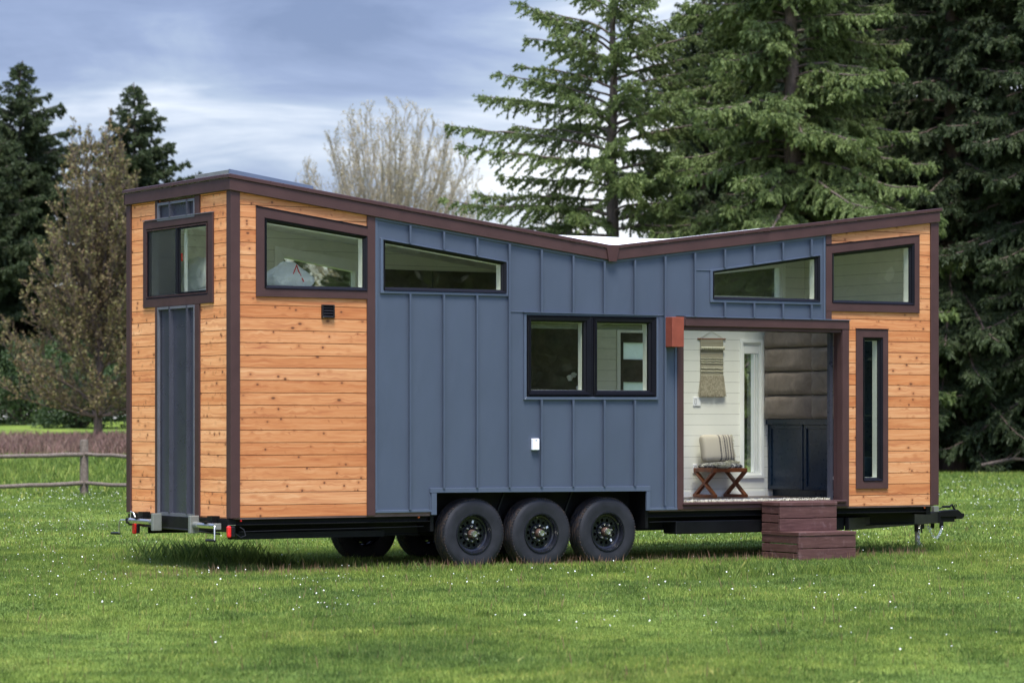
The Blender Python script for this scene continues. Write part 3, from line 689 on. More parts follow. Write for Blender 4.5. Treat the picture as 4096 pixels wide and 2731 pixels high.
MB().box(8.284, 8.771, -.031, -.001, 2.705, 2.714).build('head_flashing', M['black'], w)
# double window with two sashes
w = MB().ring(Q(3.605, 5.415, 1.842, 1.848, 2.803, 2.811), Q(3.634, 5.388, 1.874, 1.880, 2.787, 2.793), -.026, -.0005).build('window', M['bluetrim'], house, bevel=.002)
MB().box(3.596, 5.43, -.04, -.001, 2.8115, 2.820).build('head_flashing', M['bluetrim'], w)
MB().ring(Q(3.634, 5.388, 1.874, 1.880, 2.787, 2.793), Q(3.645, 5.376, 1.886, 1.892, 2.776, 2.781), -.018, .05).build('frame', M['black'], w)
MB().box(4.492, 4.524, -.022, .05, 1.888, 2.778).build('mullion', M['black'], w, bevel=.003)
for a, b in ((3.647, 4.489), (4.527, 5.374)):
    g = Q(a + .055, b - .078, 1.953, 1.955, 2.713, 2.716)
    s_ = MB().ringm(Q(a, b, 1.888, 1.892, 2.774, 2.779), g, -.030, .045, 's', a2=-.002).build('sash', M['black'], w, bevel=.002)
    MB().ringm(Q(a + .012, b - .014, 1.900, 1.904, 2.762, 2.767), Q(a + .04, b - .06, 1.935, 1.937, 2.73, 2.733), -.038, -.031, 's', a2=-.034).build('bead', M['black'], s_)
    MB().prism(g, .012, .017, 's').build('pane', M['glass'], s_)
    MB().ring(Q(a + .048, b - .070, 1.945, 1.945, 2.722, 2.725), Q(a + .058, b - .080, 1.956, 1.956, 2.710, 2.712), .046, .12).build('reveal', M['white'], s_)
    MB().box(a + .055, b - .08, .13, .155, 2.645, 2.74).build('blind', M['galv'], s_)
# rear end window (slider)
eW = Q(.424, 2.186, 2.860, 2.858, 3.822, 3.815)
w = MB().ringm(Q(.540, 2.108, 2.955, 2.955, 3.731, 3.728), Q(.575, 2.065, 2.988, 2.988, 3.700, 3.698), -.018, .028, 'e', a2=.0).build('window', M['black'], house, bevel=.002)
MB().ringm(eW, Q(.5415, 2.1065, 2.9535, 2.9535, 3.7325, 3.7295), -.021, -.0005, 'e').build('trim', M['brown'], w, bevel=.003)
MB().box(-.031, -.001, .422, 2.19, 3.821, 3.829).build('head_flashing', M['chan_edge'], w)
MB().box(-.03, .012, 1.285, 1.325, 2.99, 3.698).build('mullion', M['black'], w, bevel=.002)
MB().ring(Q(.576, 1.284, 2.989, 2.989, 3.699, 3.699), Q(.592, 1.270, 3.003, 3.003, 3.686, 3.686), -.012, .01, 'e').build('sash', M['black'], w)
MB().ring(Q(.555, 2.092, 2.968, 2.968, 3.718, 3.716), Q(.568, 2.076, 2.98, 2.98, 3.706, 3.704), -.027, -.0185, 'e').build('bead', M['drip'], w)
MB().prism(Q(.590, 1.272, 3.0, 3.0, 3.688, 3.688), -.004, .0, 'e').build('pane', M['glass'], w)
MB().prism(Q(1.325, 2.066, 2.987, 2.987, 3.701, 3.699), .008, .012, 'e').build('pane', M['glass'], w)
# insect screen on the fixed half: fine dark mesh
t = NT('insect_screen'); x_, y_, z_ = t.sep(t.tcoord()); tr = t.n.new('ShaderNodeBsdfTransparent'); mm = t.n.new('ShaderNodeMixShader'); mm.inputs[0].default_value = .48
t.set('Base Color', (.02, .02, .02)); t.l.new(tr.outputs[0], mm.inputs[1]); t.l.new(t.b.outputs[0], mm.inputs[2]); t.l.new(mm.outputs[0], t.out.inputs[0])
MB().prism(Q(1.326, 2.064, 2.989, 2.989, 3.699, 3.697), -.006, -.004, 'e').build('insect_screen', t.m, w)
MB().ring(Q(.57, 2.07, 2.983, 2.983, 3.705, 3.705), Q(.585, 2.055, 2.996, 2.996, 3.690, 3.690), .029, .115, 'e').build('reveal', M['white'], w)
MB().box(.015, .03, 1.255, 1.285, 3.34, 3.43).build('latch', M['red'], w, bevel=.008, seg=2)
MB().box(.045, .075, 1.235, 1.262, 2.99, 3.7).build('inner_jamb', M['white'], w)
# far-side windows: white inner trims and panes
def farwin(o, tw=.045, inner=True):
    a, b, zb, zt = o; g = Q(a, b, zb(a), zb(b), zt(a), zt(b))
    out = [(x + (-tw if x == a else tw), z + (-tw if i < 2 else tw)) for i, (x, z) in enumerate(g)]
    w = MB().ring(out, g, W_ - .152, W_ - .131).build('window', M['white'], house, bevel=.002)
    c = [(x + (.03 if x == a else -.03), z + (.03 if i < 2 else -.03)) for i, (x, z) in enumerate(g)]
    MB().ring(g, c, W_ - .13, W_ - .02).build('frame', M['white'], w)
    MB().prism(c, W_ - .05, W_ - .045).build('pane', M['glass'], w)
    return w
farwin(F_big, .09); w = farwin(F_s2, .05); farwin(F_kit, .04)
MB().box(9.02, 9.06, W_ - .135, W_ - .125, 3.16, 3.60)
w = farwin(F_nar, .042)
MB().box(8.446, 8.685, W_ - .128, W_ - .10, 2.46, 2.575).build('blind', M['white'], w, bevel=.01)
MB().box(8.61, 8.625, W_ - .125, W_ - .055, .96, 2.46).build('mullion', M['white'], w); MB().box(8.645, 8.655, W_ - .125, W_ - .06, .96, 2.46).build('mullion', M['white'], w)
# far entry door with frosted lites
a, b = 6.55, 7.25
dr = MB(); z_ = .66
xs_ = [6.55, 6.66, 7.14, 7.25]
for z0, z1, lite in ((.66, .80, 0), (.80, 1.06, 1), (1.06, 1.30, 0), (1.30, 1.56, 1), (1.56, 1.84, 0), (1.84, 2.09, 1), (2.09, 2.37, 0), (2.37, 2.58, 1), (2.58, 2.70, 0)):
    if lite: dr.box(6.55, 6.62, W_ - .11, W_ - .07, z0, z1); dr.box(6.96, 7.25, W_ - .11, W_ - .07, z0, z1)
    else: dr.box(6.55, 7.25, W_ - .11, W_ - .07, z0, z1)
dr = dr.build('entry_door', M['darkwall'], house)
for z0, z1 in ((.80, 1.06), (1.30, 1.56), (1.84, 2.09), (2.37, 2.58)): MB().box(6.622, 6.958, W_ - .095, W_ - .085, z0, z1).build('frosted_pane', M['frost'], dr)
MB().ring(Q(6.50, 7.30, .66, .66, 2.75, 2.75), Q(6.55, 7.25, .66, .66, 2.70, 2.70), W_ - .15, W_ - .131).build('door_casing', M['white'], dr)

# doorway: header, jambs, sill, folding-track side
mb = MB()
mb.box(5.79, 8.174, T - .006, 0, 2.70, 2.802); mb.box(5.681, 5.769, T, 0, .587, 2.70); mb.box(8.076, 8.173, T, 0, .587, 2.6995)
mb.box(5.681, 5.79, T, 0, 2.7005, 2.80)
mb.build('door_trim', M['brown'], house, bevel=.003)
mb = MB(); mb.box(5.72, 5.769, .001, .16, .60, 2.70); mb.box(8.076, 8.115, .001, .09, .60, 2.70); mb.box(8.10, 8.14, .091, .19, .60, 2.70); mb.box(5.77, 8.10, .001, .14, 2.66, 2.755)
mb.build('door_jamb', M['brown'], house, bevel=.002)
mb = MB(); mb.box(8.06, 8.10, .20, .26, .66, 2.66); mb.box(5.78, 8.06, .142, .26, 2.655, 2.70); mb.build('door_track', M['chan'], house)
mb = MB(); mb.box(5.75, 8.12, -.05, .13, .64, .667); mb.box(5.75, 8.12, T - .002, .0, .587, .639); mb.build('door_sill', M['brown'], house, bevel=.004)
MB().box(5.498, 5.659, -.183, -.028, 2.452, 2.794).build('copper_light', M['copper'], house, bevel=.005, seg=2)
# louvred vent
v_ = MB().ring([(1.059, 2.706), (1.209, 2.706), (1.209, 2.848), (1.059, 2.848)], [(1.074, 2.720), (1.194, 2.720), (1.194, 2.834), (1.074, 2.834)], -.035, 0).build('vent', M['blackplastic'], house, bevel=.003)
mb = MB()
for k in range(4):
    z = 2.722 + k * .029; mb.add([(1.074, -.030, z), (1.194, -.030, z), (1.194, -.008, z + .026), (1.074, -.008, z + .026), (1.074, -.026, z - .002), (1.194, -.026, z - .002), (1.194, -.004, z + .022), (1.074, -.004, z + .022)], [(0, 1, 2, 3), (4, 7, 6, 5), (0, 4, 5, 1), (3, 2, 6, 7)])
mb.box(1.074, 1.194, -.003, -.0005, 2.72, 2.834); mb.build('louvre', M['blackplastic'], v_)
o = MB().box(3.704, 3.792, -.045, -.001, 1.281, 1.410).build('outlet_cover', M['plastic'], house, bevel=.008, seg=2)
MB().box(3.737, 3.758, -.0475, -.0455, 1.388, 1.393).build('slot', M['chan'], o)

# low skylight box on the rear roof
u0, u1, v0, v1 = .19, 1.20, .46, 1.30
vs = []; fs = []
for dz in (.15, .272):
    for p in ((u0, v0), (u1, v0), (u1, v1), (u0, v1), (u0 + .06, v0 + .06), (u1 - .06, v0 + .06), (u1 - .06, v1 - .06), (u0 + .06, v1 - .06)): vs.append((p[0], p[1], fb(p[0]) + dz + (.012 if p[0] < .5 and dz > .2 else 0)))
for i in range(4):
    j = (i + 1) % 4; fs += [(i, j, 4 + j, 4 + i), (8 + j, 8 + i, 12 + i, 12 + j), (j, i, 8 + i, 8 + j), (4 + i, 4 + j, 12 + j, 12 + i)]
sp_ = MB().add(vs, fs).build('skylight', M['galv'], house, bevel=.004)
MB().prism([(u0 - .004, fb(u0) + .18), (u1 + .004, fb(u1) + .18), (u1 + .004, fb(u1) + .276), (u0 - .004, fb(u0) + .289)], .445, .459, 's').build('side_rail', M['bluetrim'], sp_, bevel=.003)
MB().prism([(u0 + .05, fb(u0) + .262), (u1 - .05, fb(u1) + .262), (u1 - .05, fb(u1) + .27), (u0 + .05, fb(u0) + .27)], v0 + .05, v1 - .05, 's').build('pane', M['glass'], sp_)

# ---- running gear
def tiremesh():
    mb = MB(); Ro = .395
    prof = [(.205, .035), (.225, .012), (.28, .004), (.335, .0), (.362, .008), (.378, .022), (.388, .034), (Ro, .045)]
    for k in range(4):
        y = .05 + k * .045; prof += [(Ro, y), (Ro, y + .034), (Ro - .012, y + .036), (Ro - .012, y + .043)]
    prof = prof[:-2] + [(.388, .218), (.372, .232), (.33, .242), (.25, .238), (.205, .21)]
    mb.lathe(prof, (0, 0, 0), 'y', 96)
    # shoulder blocks
    for k in range(72):
        a = 2 * math.pi * k / 72; d = .024
        for y0, y1 in ((.018, .052), (.198, .232)):
            pts = []
            for aa in (a - d, a + d):
                for r, y in ((.368, y0), (.368, y1), (.3985, y1) if y0 < .1 else (.388, y1), (.388, y0) if y0 < .1 else (.3985, y0)): pts.append((math.cos(aa) * r, y, math.sin(aa) * r))
            mb.add(pts, [(0, 1, 2, 3), (7, 6, 5, 4), (0, 4, 5, 1), (1, 5, 6, 2), (2, 6, 7, 3), (3, 7, 4, 0)])
    return mb
def rimmesh():
    mb = MB(); mb.lathe([(.228, .012), (.224, .002), (.212, .002), (.206, .02), (.196, .034), (.192, .060), (.176, .066), (.170, .076), (.168, .10), (.176, .10), (.20, .19), (.222, .215), (.228, .21), (.205, .18), (.186, .10), (.198, .06), (.212, .03)], (0, 0, 0), 'y', 72)
    # disc with a ring of twelve holes
    N = 12; K = 16; y0 = .085; off = len(mb.v)
    for s_ in range(N):
        a0 = 2 * math.pi * s_ / N; h = math.pi / N; rc, rh = .130, .0185
        hole = []; outer = []
        for k in range(K):
            t_ = 2 * math.pi * k / K; cx, cz = rc + rh * math.cos(t_), rh * math.sin(t_)
            hole.append((cx, cz))
            # ray to the sector border
            dx, dz = math.cos(t_), math.sin(t_)
            best = 1e9
            for bx in (.170, .098):
                if abs(dx) > 1e-6:
                    q = (bx - rc) / dx
                    if q > 0: best = min(best, q)
            for sg in (1, -1):
                if dz * sg > 1e-6:
                    q = (rc * math.tan(h)) / abs(dz); best = min(best, q)
            outer.append((rc + dx * best, dz * best))
        def W3(x, zz, y):
            # sector coordinates: x is radius, zz is arc length scaled to the radius
            ang = a0 + zz / (rc * math.tan(h)) * h; return (math.cos(ang) * x, y, math.sin(ang) * x)
        n0 = len(mb.v)
        mb.v += [W3(x, zz, y0 - .012 * max(0, (x - .13) / .04) * 0) for x, zz in outer] + [W3(x, zz, y0) for x, zz in hole] + [W3(x, zz, y0 + .012) for x, zz in hole]
        for k in range(K):
            k2 = (k + 1) % K; mb.f += [(n0 + k, n0 + k2, n0 + K + k2, n0 + K + k), (n0 + K + k, n0 + K + k2, n0 + 2 * K + k2, n0 + 2 * K + k)]
    mb.lathe([(.10, .086), (.104, .078), (.098, .068), (.06, .066), (.06, .085)], (0, 0, 0), 'y', 48)
    mb.lathe([(.100, .0865), (.104, .088), (.06, .088), (.0, .088)], (0, 0, 0), 'y', 48, closed=False)
    return mb
TM, RM = tiremesh(), rimmesh()
def make_wheel(u, v, z, flip, first=None):
    if first is None:
        tyre = TM.build('wheel', M['tyre'], house, smooth=True)
        rim = RM.build('rim', M['rim'], tyre, smooth=True)
        mb = MB(); mb.lathe([(.048, .09), (.048, .045), (.042, .02), (.0, .02)], (0, 0, 0), 'y', 24, closed=False); hub = mb.build('hub', M['hub'], tyre, smooth=True)
        mb = MB(); mb.lathe([(.0, -.006), (.014, -.006), (.016, .0), (.022, .0), (.024, -.010), (.032, -.010), (.036, .0), (.037, .03), (.0, .03)], (0, 0, 0), 'y', 28, closed=False); cap = mb.build('hub_cap', M['chrome'], tyre, smooth=True)
        for k in range(8):
            a = 2 * math.pi * (k + .3) / 8; c = (math.cos(a) * .0825, 0, math.sin(a) * .0825)
            MB().lathe([(.0, .040), (.007, .041), (.0115, .047), (.0125, .066), (.0, .066)], c, 'y', 8, closed=False).build('wheel_nut', M['chrome'], tyre, smooth=True)
        MB().lathe([(.0, .125), (.158, .125), (.160, .20), (.0, .20)], (0, 0, 0), 'y', 40, closed=False).build('brake_drum', M['chassis'], tyre, smooth=True)
        mb = MB(); mb.box(-.012, .012, .0825, .084, .118, .15); mb.build('balance_weight', M['plastic'], tyre)
        mb = MB(); mb.tube([(-.178, .06, .045), (-.172, .03, .043)], .004, 6); mb.build('valve', M['chrome'], tyre)
        root = tyre
    else:
        root = first.copy(); scn.collection.objects.link(root); root.parent = house
        for ch in first.children:
            c = ch.copy(); scn.collection.objects.link(c); c.parent = root
    root.location = (u, v, z); root.rotation_euler = (0, random.uniform(0, 6.28) if first else .2, math.pi if flip else 0)
    return root
W1 = make_wheel(2.985, .02, .36, False)
for u_, rz in ((3.863, 1.1), (4.753, 2.4)): w = make_wheel(u_, .02, .352, False, W1); w.rotation_euler.y = rz
for u_ in (2.925, 3.80, 4.69): make_wheel(u_, W_ - .02, .352, True, W1)
mb = MB()
for u_ in (2.985, 3.863, 4.753): MB().tube([(u_, .20, .34), (u_, W_ - .2, .34)], .045, 12).build('axle', M['chassis'], house)
mb = MB()   # wheel-well: dark box behind the wheels
mb.box(2.42, 5.30, .36, .40, .42, .84); mb.box(2.42, 2.46, .02, .36, .40, .575); mb.box(5.262, 5.30, .02, .36, .38, .58)
mb.box(2.425, 2.463, .03, .36, .576, .81); mb.box(5.265, 5.298, .03, .36, .581, .81)
mb.box(2.42, 5.30, .02, .41, .822, .845); mb.box(2.42, 5.3, 2.1, 2.14, .42, .84)
for u_ in (3.32, 4.22):
    mb.add([(u_ + .1, .10, .83), (u_ + .12, .10, .83), (u_ - .02, .10, .5), (u_ - .04, .10, .5), (u_ + .1, .14, .83), (u_ + .12, .14, .83), (u_ - .02, .14, .5), (u_ - .04, .14, .5)], [(0, 1, 2, 3), (4, 7, 6, 5), (0, 4, 5, 1), (1, 5, 6, 2), (2, 6, 7, 3), (3, 7, 4, 0)])
mb.build('fender', M['chassis'], house)
mb = MB()   # main frame: channel rails, cross members
def rail(u0, u1, v0, s, z0, z1, fl=.05):     # C channel opening away from the centre; s=+1: flanges towards -v
    mb.box(u0, u1, v0, v0 + .008, z0, z1); a, b = (v0 - fl, v0) if s > 0 else (v0 + .008, v0 + .008 + fl)
    mb.box(u0, u1, a, b, z0, z0 + .01); mb.box(u0, u1, a, b, z1 - .01, z1)
rail(.03, 2.42, .07, 1, .505, .572); rail(5.30, 9.44, .07, 1, .50, .57)
rail(.10, 2.42, .30, 1, .350, .504); rail(5.30, 9.44, .30, 1, .345, .499); rail(.10, 9.44, W_ - .30, -1, .350, .504)
mb.box(2.42, 5.3, .41, .47, .38, .56); mb.box(2.42, 5.3, W_ - .47, W_ - .41, .38, .56)
mb.box(.02, 2.40, .12, W_ - .12, .515, .569); mb.box(5.32, 9.46, .12, W_ - .12, .515, .569); mb.box(2.4005, 5.3195, .48, W_ - .48, .515, .569); rail(.03, 9.44, W_ - .09, -1, .50, .572)
for k in range(12): mb.box(.6 + k * .75, .66 + k * .75, .31, W_ - .31, .42, .514)
mb.box(-.03, .06, .03, W_ - .05, .435, .569)
mb.box(9.40, 9.47, .03, W_ - .03, .47, .583)
mb.build('chassis', M['chassis'], house, bevel=.002)
MB().box(.12, 1.9, .12, .29, .352, .42).build('step_beam', M['chassis'], house)
MB().box(5.70, 7.35, .04, .30, .303, .455).build('battery_box', M['chassis'], house, bevel=.012, seg=2)
MB().box(7.351, 8.20, .10, .30, .303, .455).build('battery_box', M['chassis'], house, bevel=.012, seg=2)
for p_, r_ in (([(.1, .04, .437), (.8, .045, .446), (1.6, .04, .449), (2.35, .05, .455)], .004), ([(5.32, .03, .45), (5.7, .03, .452)], .004), ([(-.02, .25, .41), (-.03, 1.0, .43), (-.03, 1.8, .435), (-.02, 2.2, .44)], .011)): MB().tube(p_, r_, 8).build('cable', M['blackplastic'], house)
# tongue
mb = MB()
def beam(p, q, z0a, z1a, z0b, z1b, w=.06):
    p, q = Vector(p), Vector(q); d = (q - p).normalized(); n = Vector((-d.y, d.x)) * w / 2
    vs = []
    for c, z0, z1 in ((p, z0a, z1a), (q, z0b, z1b)):
        for sg in (-1, 1):
            for z in (z0, z1): vs.append((c.x + n.x * sg, c.y + n.y * sg, z))
    mb.add(vs, [(0, 1, 3, 2), (4, 6, 7, 5), (0, 2, 6, 4), (1, 5, 7, 3), (0, 4, 5, 1), (2, 3, 7, 6)])
beam((8.20, .06), (10.58, 1.26), .300, .452, .312, .455); beam((8.20, W_ - .06), (10.58, W_ - 1.26), .300, .452, .312, .455)
mb.box(10.50, 10.62, 1.22, 1.39, .31, .457)
mb.build('tongue', M['chassis'], house, bevel=.006)
cp = MB(); cp.prism([(10.57, .385), (10.90, .385), (10.90, .36), (11.0, .36), (11.035, .385), (11.035, .425), (10.99, .432), (10.93, .478), (10.57, .460)], 1.25, 1.36, 's')
cp.box(10.60, 10.89, 1.27, 1.34, .322, .384); cp.box(10.63, 10.69, 1.25, 1.268, .24, .33); cp.box(10.57, 10.625, 1.35, 1.368, .24, .33)
cp = cp.build('coupler', M['chassis'], house, bevel=.006, seg=2)
MB().box(10.90, 11.055, 1.26, 1.35, .352, .358).build('pull_plate', M['chrome'], cp)
mb = MB(); mb.tube([(10.585, 1.30, .466), (10.72, 1.30, .513)], .008, 8); mb.tube([(10.715, 1.30, .515), (10.83, 1.30, .515)], .016, 10); mb.tube([(10.82, 1.30, .51), (10.865, 1.30, .54), (10.915, 1.30, .475)], .014, 8)
mb.lathe([(.016 + .005 * math.cos(a), .005 * math.sin(a)) for a in np.linspace(0, 6.28, 8, endpoint=False)], (10.925, 1.3, .525), 'y', 16); mb.build('latch_lever', M['chassis'], cp, smooth=True)
MB().box(10.49, 10.57, 1.2, 1.26, .455, .525).build('jack_bracket', M['galv'], house, bevel=.004)
jk = MB(); jk.tube([(10.30, 1.30, -.02), (10.30, 1.30, .22)], .032, 16); jk = jk.build('tongue_jack', M['galv'], house, smooth=True)
mb = MB(); mb.tube([(10.30, 1.30, .21), (10.30, 1.30, .34)], .040, 16); mb.box(10.34, 10.39, 1.27, 1.33, .24, .33); mb.build('jack_sleeve', M['chassis'], jk)
def chain(pts, name='safety_chain'):
    pts = [Vector(p) for p in pts]; L = [0]
    for a, b in zip(pts, pts[1:]): L.append(L[-1] + (b - a).length)
    mb = MB(); n = int(L[-1] / .030)
    for k in range(n):
        s_ = (k + .5) / n * L[-1]; i = max(j for j in range(len(L) - 1) if L[j] <= s_); f = (s_ - L[i]) / (L[i + 1] - L[i]); c = pts[i].lerp(pts[i + 1], f); d = (pts[i + 1] - pts[i]).normalized()
        x = d.cross(Vector((0, 1, 0)) if k % 2 else Vector((.4, .6, .5))).normalized()
        mb.tube([c + d * .020 * math.cos(a) + x * .0115 * math.sin(a) for a in np.linspace(0, 6.28, 11)], .0042, 6, caps=False)
    return mb.build(name, M['chrome'], house, smooth=True)
def sag(a, b, low, n=12):
    out = []
    for k in range(n + 1):
        t_ = k / n; out.append((a[0] + (b[0] - a[0]) * t_, a[1] + (b[1] - a[1]) * t_, a[2] + (b[2] - a[2]) * t_ - 4 * low * t_ * (1 - t_)))
    return out
chain(sag((10.43, 1.25, .30), (10.67, 1.25, .265), .16)); chain(sag((10.47, 1.36, .30), (10.60, 1.36, .265), .05)); chain([(10.29, 1.24, .31), (10.28, 1.24, .2), (10.25, 1.23, .1), (10.28, 1.22, .05), (10.31, 1.2, .0)])
MB().box(10.20, 10.215, 1.1, 1.11, .20, .27).build('plug', M['blackplastic'], house)

# rear stabiliser jacks, stowed sideways
def stab(vin, vout, sgn, plate0, plate1):
    zc = .498
    o = MB().tube([(-.12, vin, zc), (-.12, vout, zc)], .031, 20).build('stabiliser_jack', M['chrome'], house, smooth=True)
    MB().tube([(-.12, vin - sgn * .02, zc), (-.12, vin + sgn * .09, zc)], .036, 20).build('collar', M['galv'], o, smooth=True)
    pa, pb = sorted((plate0, plate1))
    mb = MB(); mb.box(-.175, -.07, pa, pa + .008, .407, .595); mb.box(-.175, -.165, pa + .008, pb, .407, .595); mb.box(-.08, -.07, pa + .008, pb, .407, .595); mb.box(-.165, -.08, pa + .008, pb, .407, .415); mb.box(-.165, -.08, pa + .008, pb, .587, .595)
    mb.build('foot_plate', M['galv'], o, bevel=.004)
    ve = vout + sgn * .045
    MB().box(-.155, -.085, min(vout, ve), max(vout, ve), zc - .035, zc + .03).build('gear_head', M['blackplastic'] if sgn > 0 else M['galv'], o, bevel=.004)
    mb = MB(); k = vout + sgn * .04
    mb.tube([(-.16, k, zc + .005), (-.19, k + sgn * .06, zc + .004), (-.20, k + sgn * .075, zc - .02), (-.20, k + sgn * .08, zc - .14)], .008, 10); mb.build('crank', M['chrome'], o, smooth=True)
    hh = k + sgn * .08
    MB().tube([(-.20, hh, zc - .145), (-.20, hh + .20, zc - .15)], .016, 12).build('handle', M['blackplastic'], o, smooth=True)
    mb = MB(); m_ = (vin + vout) / 2
    mb.box(-.09, .0, vout - sgn * .22 - .05, vout - sgn * .22 + .07, .53, .60); mb.box(-.16, .0, vout - sgn * .22 - .03, vout - sgn * .22 + .05, .525, .545); mb.build('mount', M['chassis'], o)
    return o
j1 = stab(1.66, 2.31, 1, 1.585, 1.64); j2 = stab(.64, .12, -1, .645, .70)
MB().tube([(-.12, 2.30, .51), (-.12, 2.29, .60), (-.12, 2.22, .585), (-.12, 2.17, .53)], .008, 10).build('pull_pin', M['chrome'], j1, smooth=True)
for v_, mt in ((.98, 0), (.93, 0), (.88, 0)): MB().lathe([(.0, -.008), (.008, -.006), (.011, .0), (.0, .0)], (-.031, v_, .535), 'x', 12, closed=False).build('marker_lamp', M['red'], house, smooth=True)
def taillamp(u, v, z):
    o = MB().box(u - .02, u + .02, v - .03, v + .03, z - .062, z + .062).build('tail_light', M['red'], house, bevel=.018, seg=4)
    MB().box(u + .021, u + .06, v - .026, v + .026, z - .055, z + .055).build('housing', M['blackplastic'], o, bevel=.006); return o
t1 = taillamp(-.07, 2.31, .408); t2 = taillamp(-.045, -.02, .442)
MB().box(-.05, .03, -.03, .0, .508, .514).build('bracket', M['chrome'], t2)
MB().tube([(.03, -.02, .42), (.09, -.03, .38), (.15, -.02, .40), (.14, .0, .46), (.10, .02, .49)], .006, 8).build('wire', M['blackplastic'], t2, smooth=True)
for u_, z, m_ in ((2.274, .566, 'amber'), (9.36, .565, 'amber'), (.115, .565, 'red')): MB().lathe([(.0, -.012), (.008, -.010), (.012, .0), (.0, .0)], (u_, .02 if m_ != 'red' else .02, z - .01), 'y', 12, closed=False).build('marker_lamp', M[m_], house, smooth=True)

# ---- fixed interior
# upholstered panels and navy cabinet on the front partition
cab = MB(); U = 8.80
cab.box(U + .02, 9.40, .9, W_ - .132, .74, 1.60); cab.box(U + .02, 9.40, .9, W_ - .132, 1.601, 2.86); cab.box(U - .03, U + .02, .9, W_ - .16, 1.565, 1.63)
cab.box(U + .10, 9.40, .9, W_ - .132, .656, .739)
cab = cab.build('cabinet', M['navy'], house)
for a, b in ((1.73, 2.44), (.95, 1.70)):
    MB().ring([(a, .745), (b, .745), (b, 1.56), (a, 1.56)], [(a + .05, .79), (b - .05, .79), (b - .05, 1.51), (a + .05, 1.51)], U, U + .019, 'e').build('cabinet_door', M['navy'], cab, bevel=.003)
def cushion(v0, v1, z0, z1, u0):
    n = 14; vs, fs = [], []
    for i in range(n + 1):
        for j in range(n + 1):
            a, b = i / n, j / n; e = (1 - abs(2 * a - 1) ** 5) * (1 - abs(2 * b - 1) ** 5)
            ed = min(1, e * 1.0); vs.append((u0 - .07 * (ed ** .45) - .006 * math.sin(a * 9 + b * 5 + v0 * 7), v0 + (v1 - v0) * a, z0 + (z1 - z0) * b))
    for i in range(n):
        for j in range(n): q = i * (n + 1) + j; fs.append((q, q + 1, q + n + 2, q + n + 1))
    mb = MB().add(vs, fs); mb.box(u0 - .002, U + .019, v0, v1, z0, z1); return mb
for z in (1.635, 1.933, 2.231, 2.529):
    for a, b in ((1.452, 2.455), (.93, 1.446)): cushion(a, b, z + .002, z + .294, U - .05).build('upholstered_panel', M['velvet'], cab, smooth=True)
# loft, partitions, kitchen
MB().box(.115, 3.0, .115, W_ - .135, 2.76, 2.90).build('loft_floor', M['ceil'], house)
mb = MB(); mb.box(3.05, 3.13, .45, W_ - .6, .66, 2.75); mb.build('partition', M['cream'], house)
MB().box(5.96, 6.44, 2.05, 2.475, .66, 2.2).build('wardrobe', M['cream'], house) if 0 else None
kt = MB(); kt.box(3.14, 5.0, 1.95, W_ - .135, .66, 1.56); kt.box(3.14, 6.0, W_ - .165, W_ - .135, 1.57, 1.94); kt.box(3.14, 3.85, W_ - .165, W_ - .135, 1.941, 3.39); kt.box(5.15, 6.0, W_ - .165, W_ - .135, 1.941, 3.39); kt.box(3.86, 5.14, W_ - .165, W_ - .135, 2.70, 3.39)
kt.build('kitchen_wall', M['darkwall'], house)
# light switches on the shiplap wall
for a, b, z0, z1 in ((7.653, 7.767, 1.797, 1.909), (7.650, 7.715, .954, 1.067)):
    s_ = MB().box(a, b, W_ - .142, W_ - .131, z0, z1).build('switch_plate', M['plastic'], house, bevel=.002)
    MB().ring([(a + .02, z0 + .025), (a + .05, z0 + .025), (a + .05, z1 - .025), (a + .02, z1 - .025)], [(a + .023, z0 + .028), (a + .047, z0 + .028), (a + .047, z1 - .028), (a + .023, z1 - .028)], W_ - .145, W_ - .143).build('rocker', M['chan_edge'], s_)
MB().box(5.78, 8.77, W_ - .145, W_ - .1315, .656, .722).build('baseboard', M['white'], house)

# ------------------------------------------------------------------ things in and around the house (each its own top-level thing)
def at(name, u, v, z, label=None, cat=None, group=None): return empty(name, hw(u, v, z), TH, label, cat, group)
# stool with X legs
st = at('stool', 7.87, 2.19, .656, 'reddish brown X-legged stool with a fringed woven seat just inside the doorway', 'stool')
for sx in (-.235, .235):
    mb = MB()
    for d, off in ((1, -.0), (-1, .0)):
        y0, y1 = -.20 * d, .19 * d
        dy = .06
        mb.add([(sx - .024 + off, y0 - dy / 2, .03), (sx - .024 + off, y0 + dy / 2, .03), (sx - .024 + off, y1 + dy / 2, .315), (sx - .024 + off, y1 - dy / 2, .315), (sx + .024 + off, y0 - dy / 2, .03), (sx + .024 + off, y0 + dy / 2, .03), (sx + .024 + off, y1 + dy / 2, .315), (sx + .024 + off, y1 - dy / 2, .315)],
               [(0, 1, 2, 3), (4, 7, 6, 5), (0, 4, 5, 1), (1, 5, 6, 2), (2, 6, 7, 3), (3, 7, 4, 0)]) if d == 1 else mb.add([(sx - .026, y0 - dy / 2, .03), (sx - .026, y0 + dy / 2, .03), (sx - .026, y1 + dy / 2, .315), (sx - .026, y1 - dy / 2, .315), (sx + .026, y0 - dy / 2, .03), (sx + .026, y0 + dy / 2, .03), (sx + .026, y1 + dy / 2, .315), (sx + .026, y1 - dy / 2, .315)],
               [(0, 1, 2, 3), (4, 7, 6, 5), (0, 4, 5, 1), (1, 5, 6, 2), (2, 6, 7, 3), (3, 7, 4, 0)])
    mb.box(sx - .028, sx + .028, -.225, .225, 0, .036)
    mb.build('leg', M['stool'], st, bevel=.003)
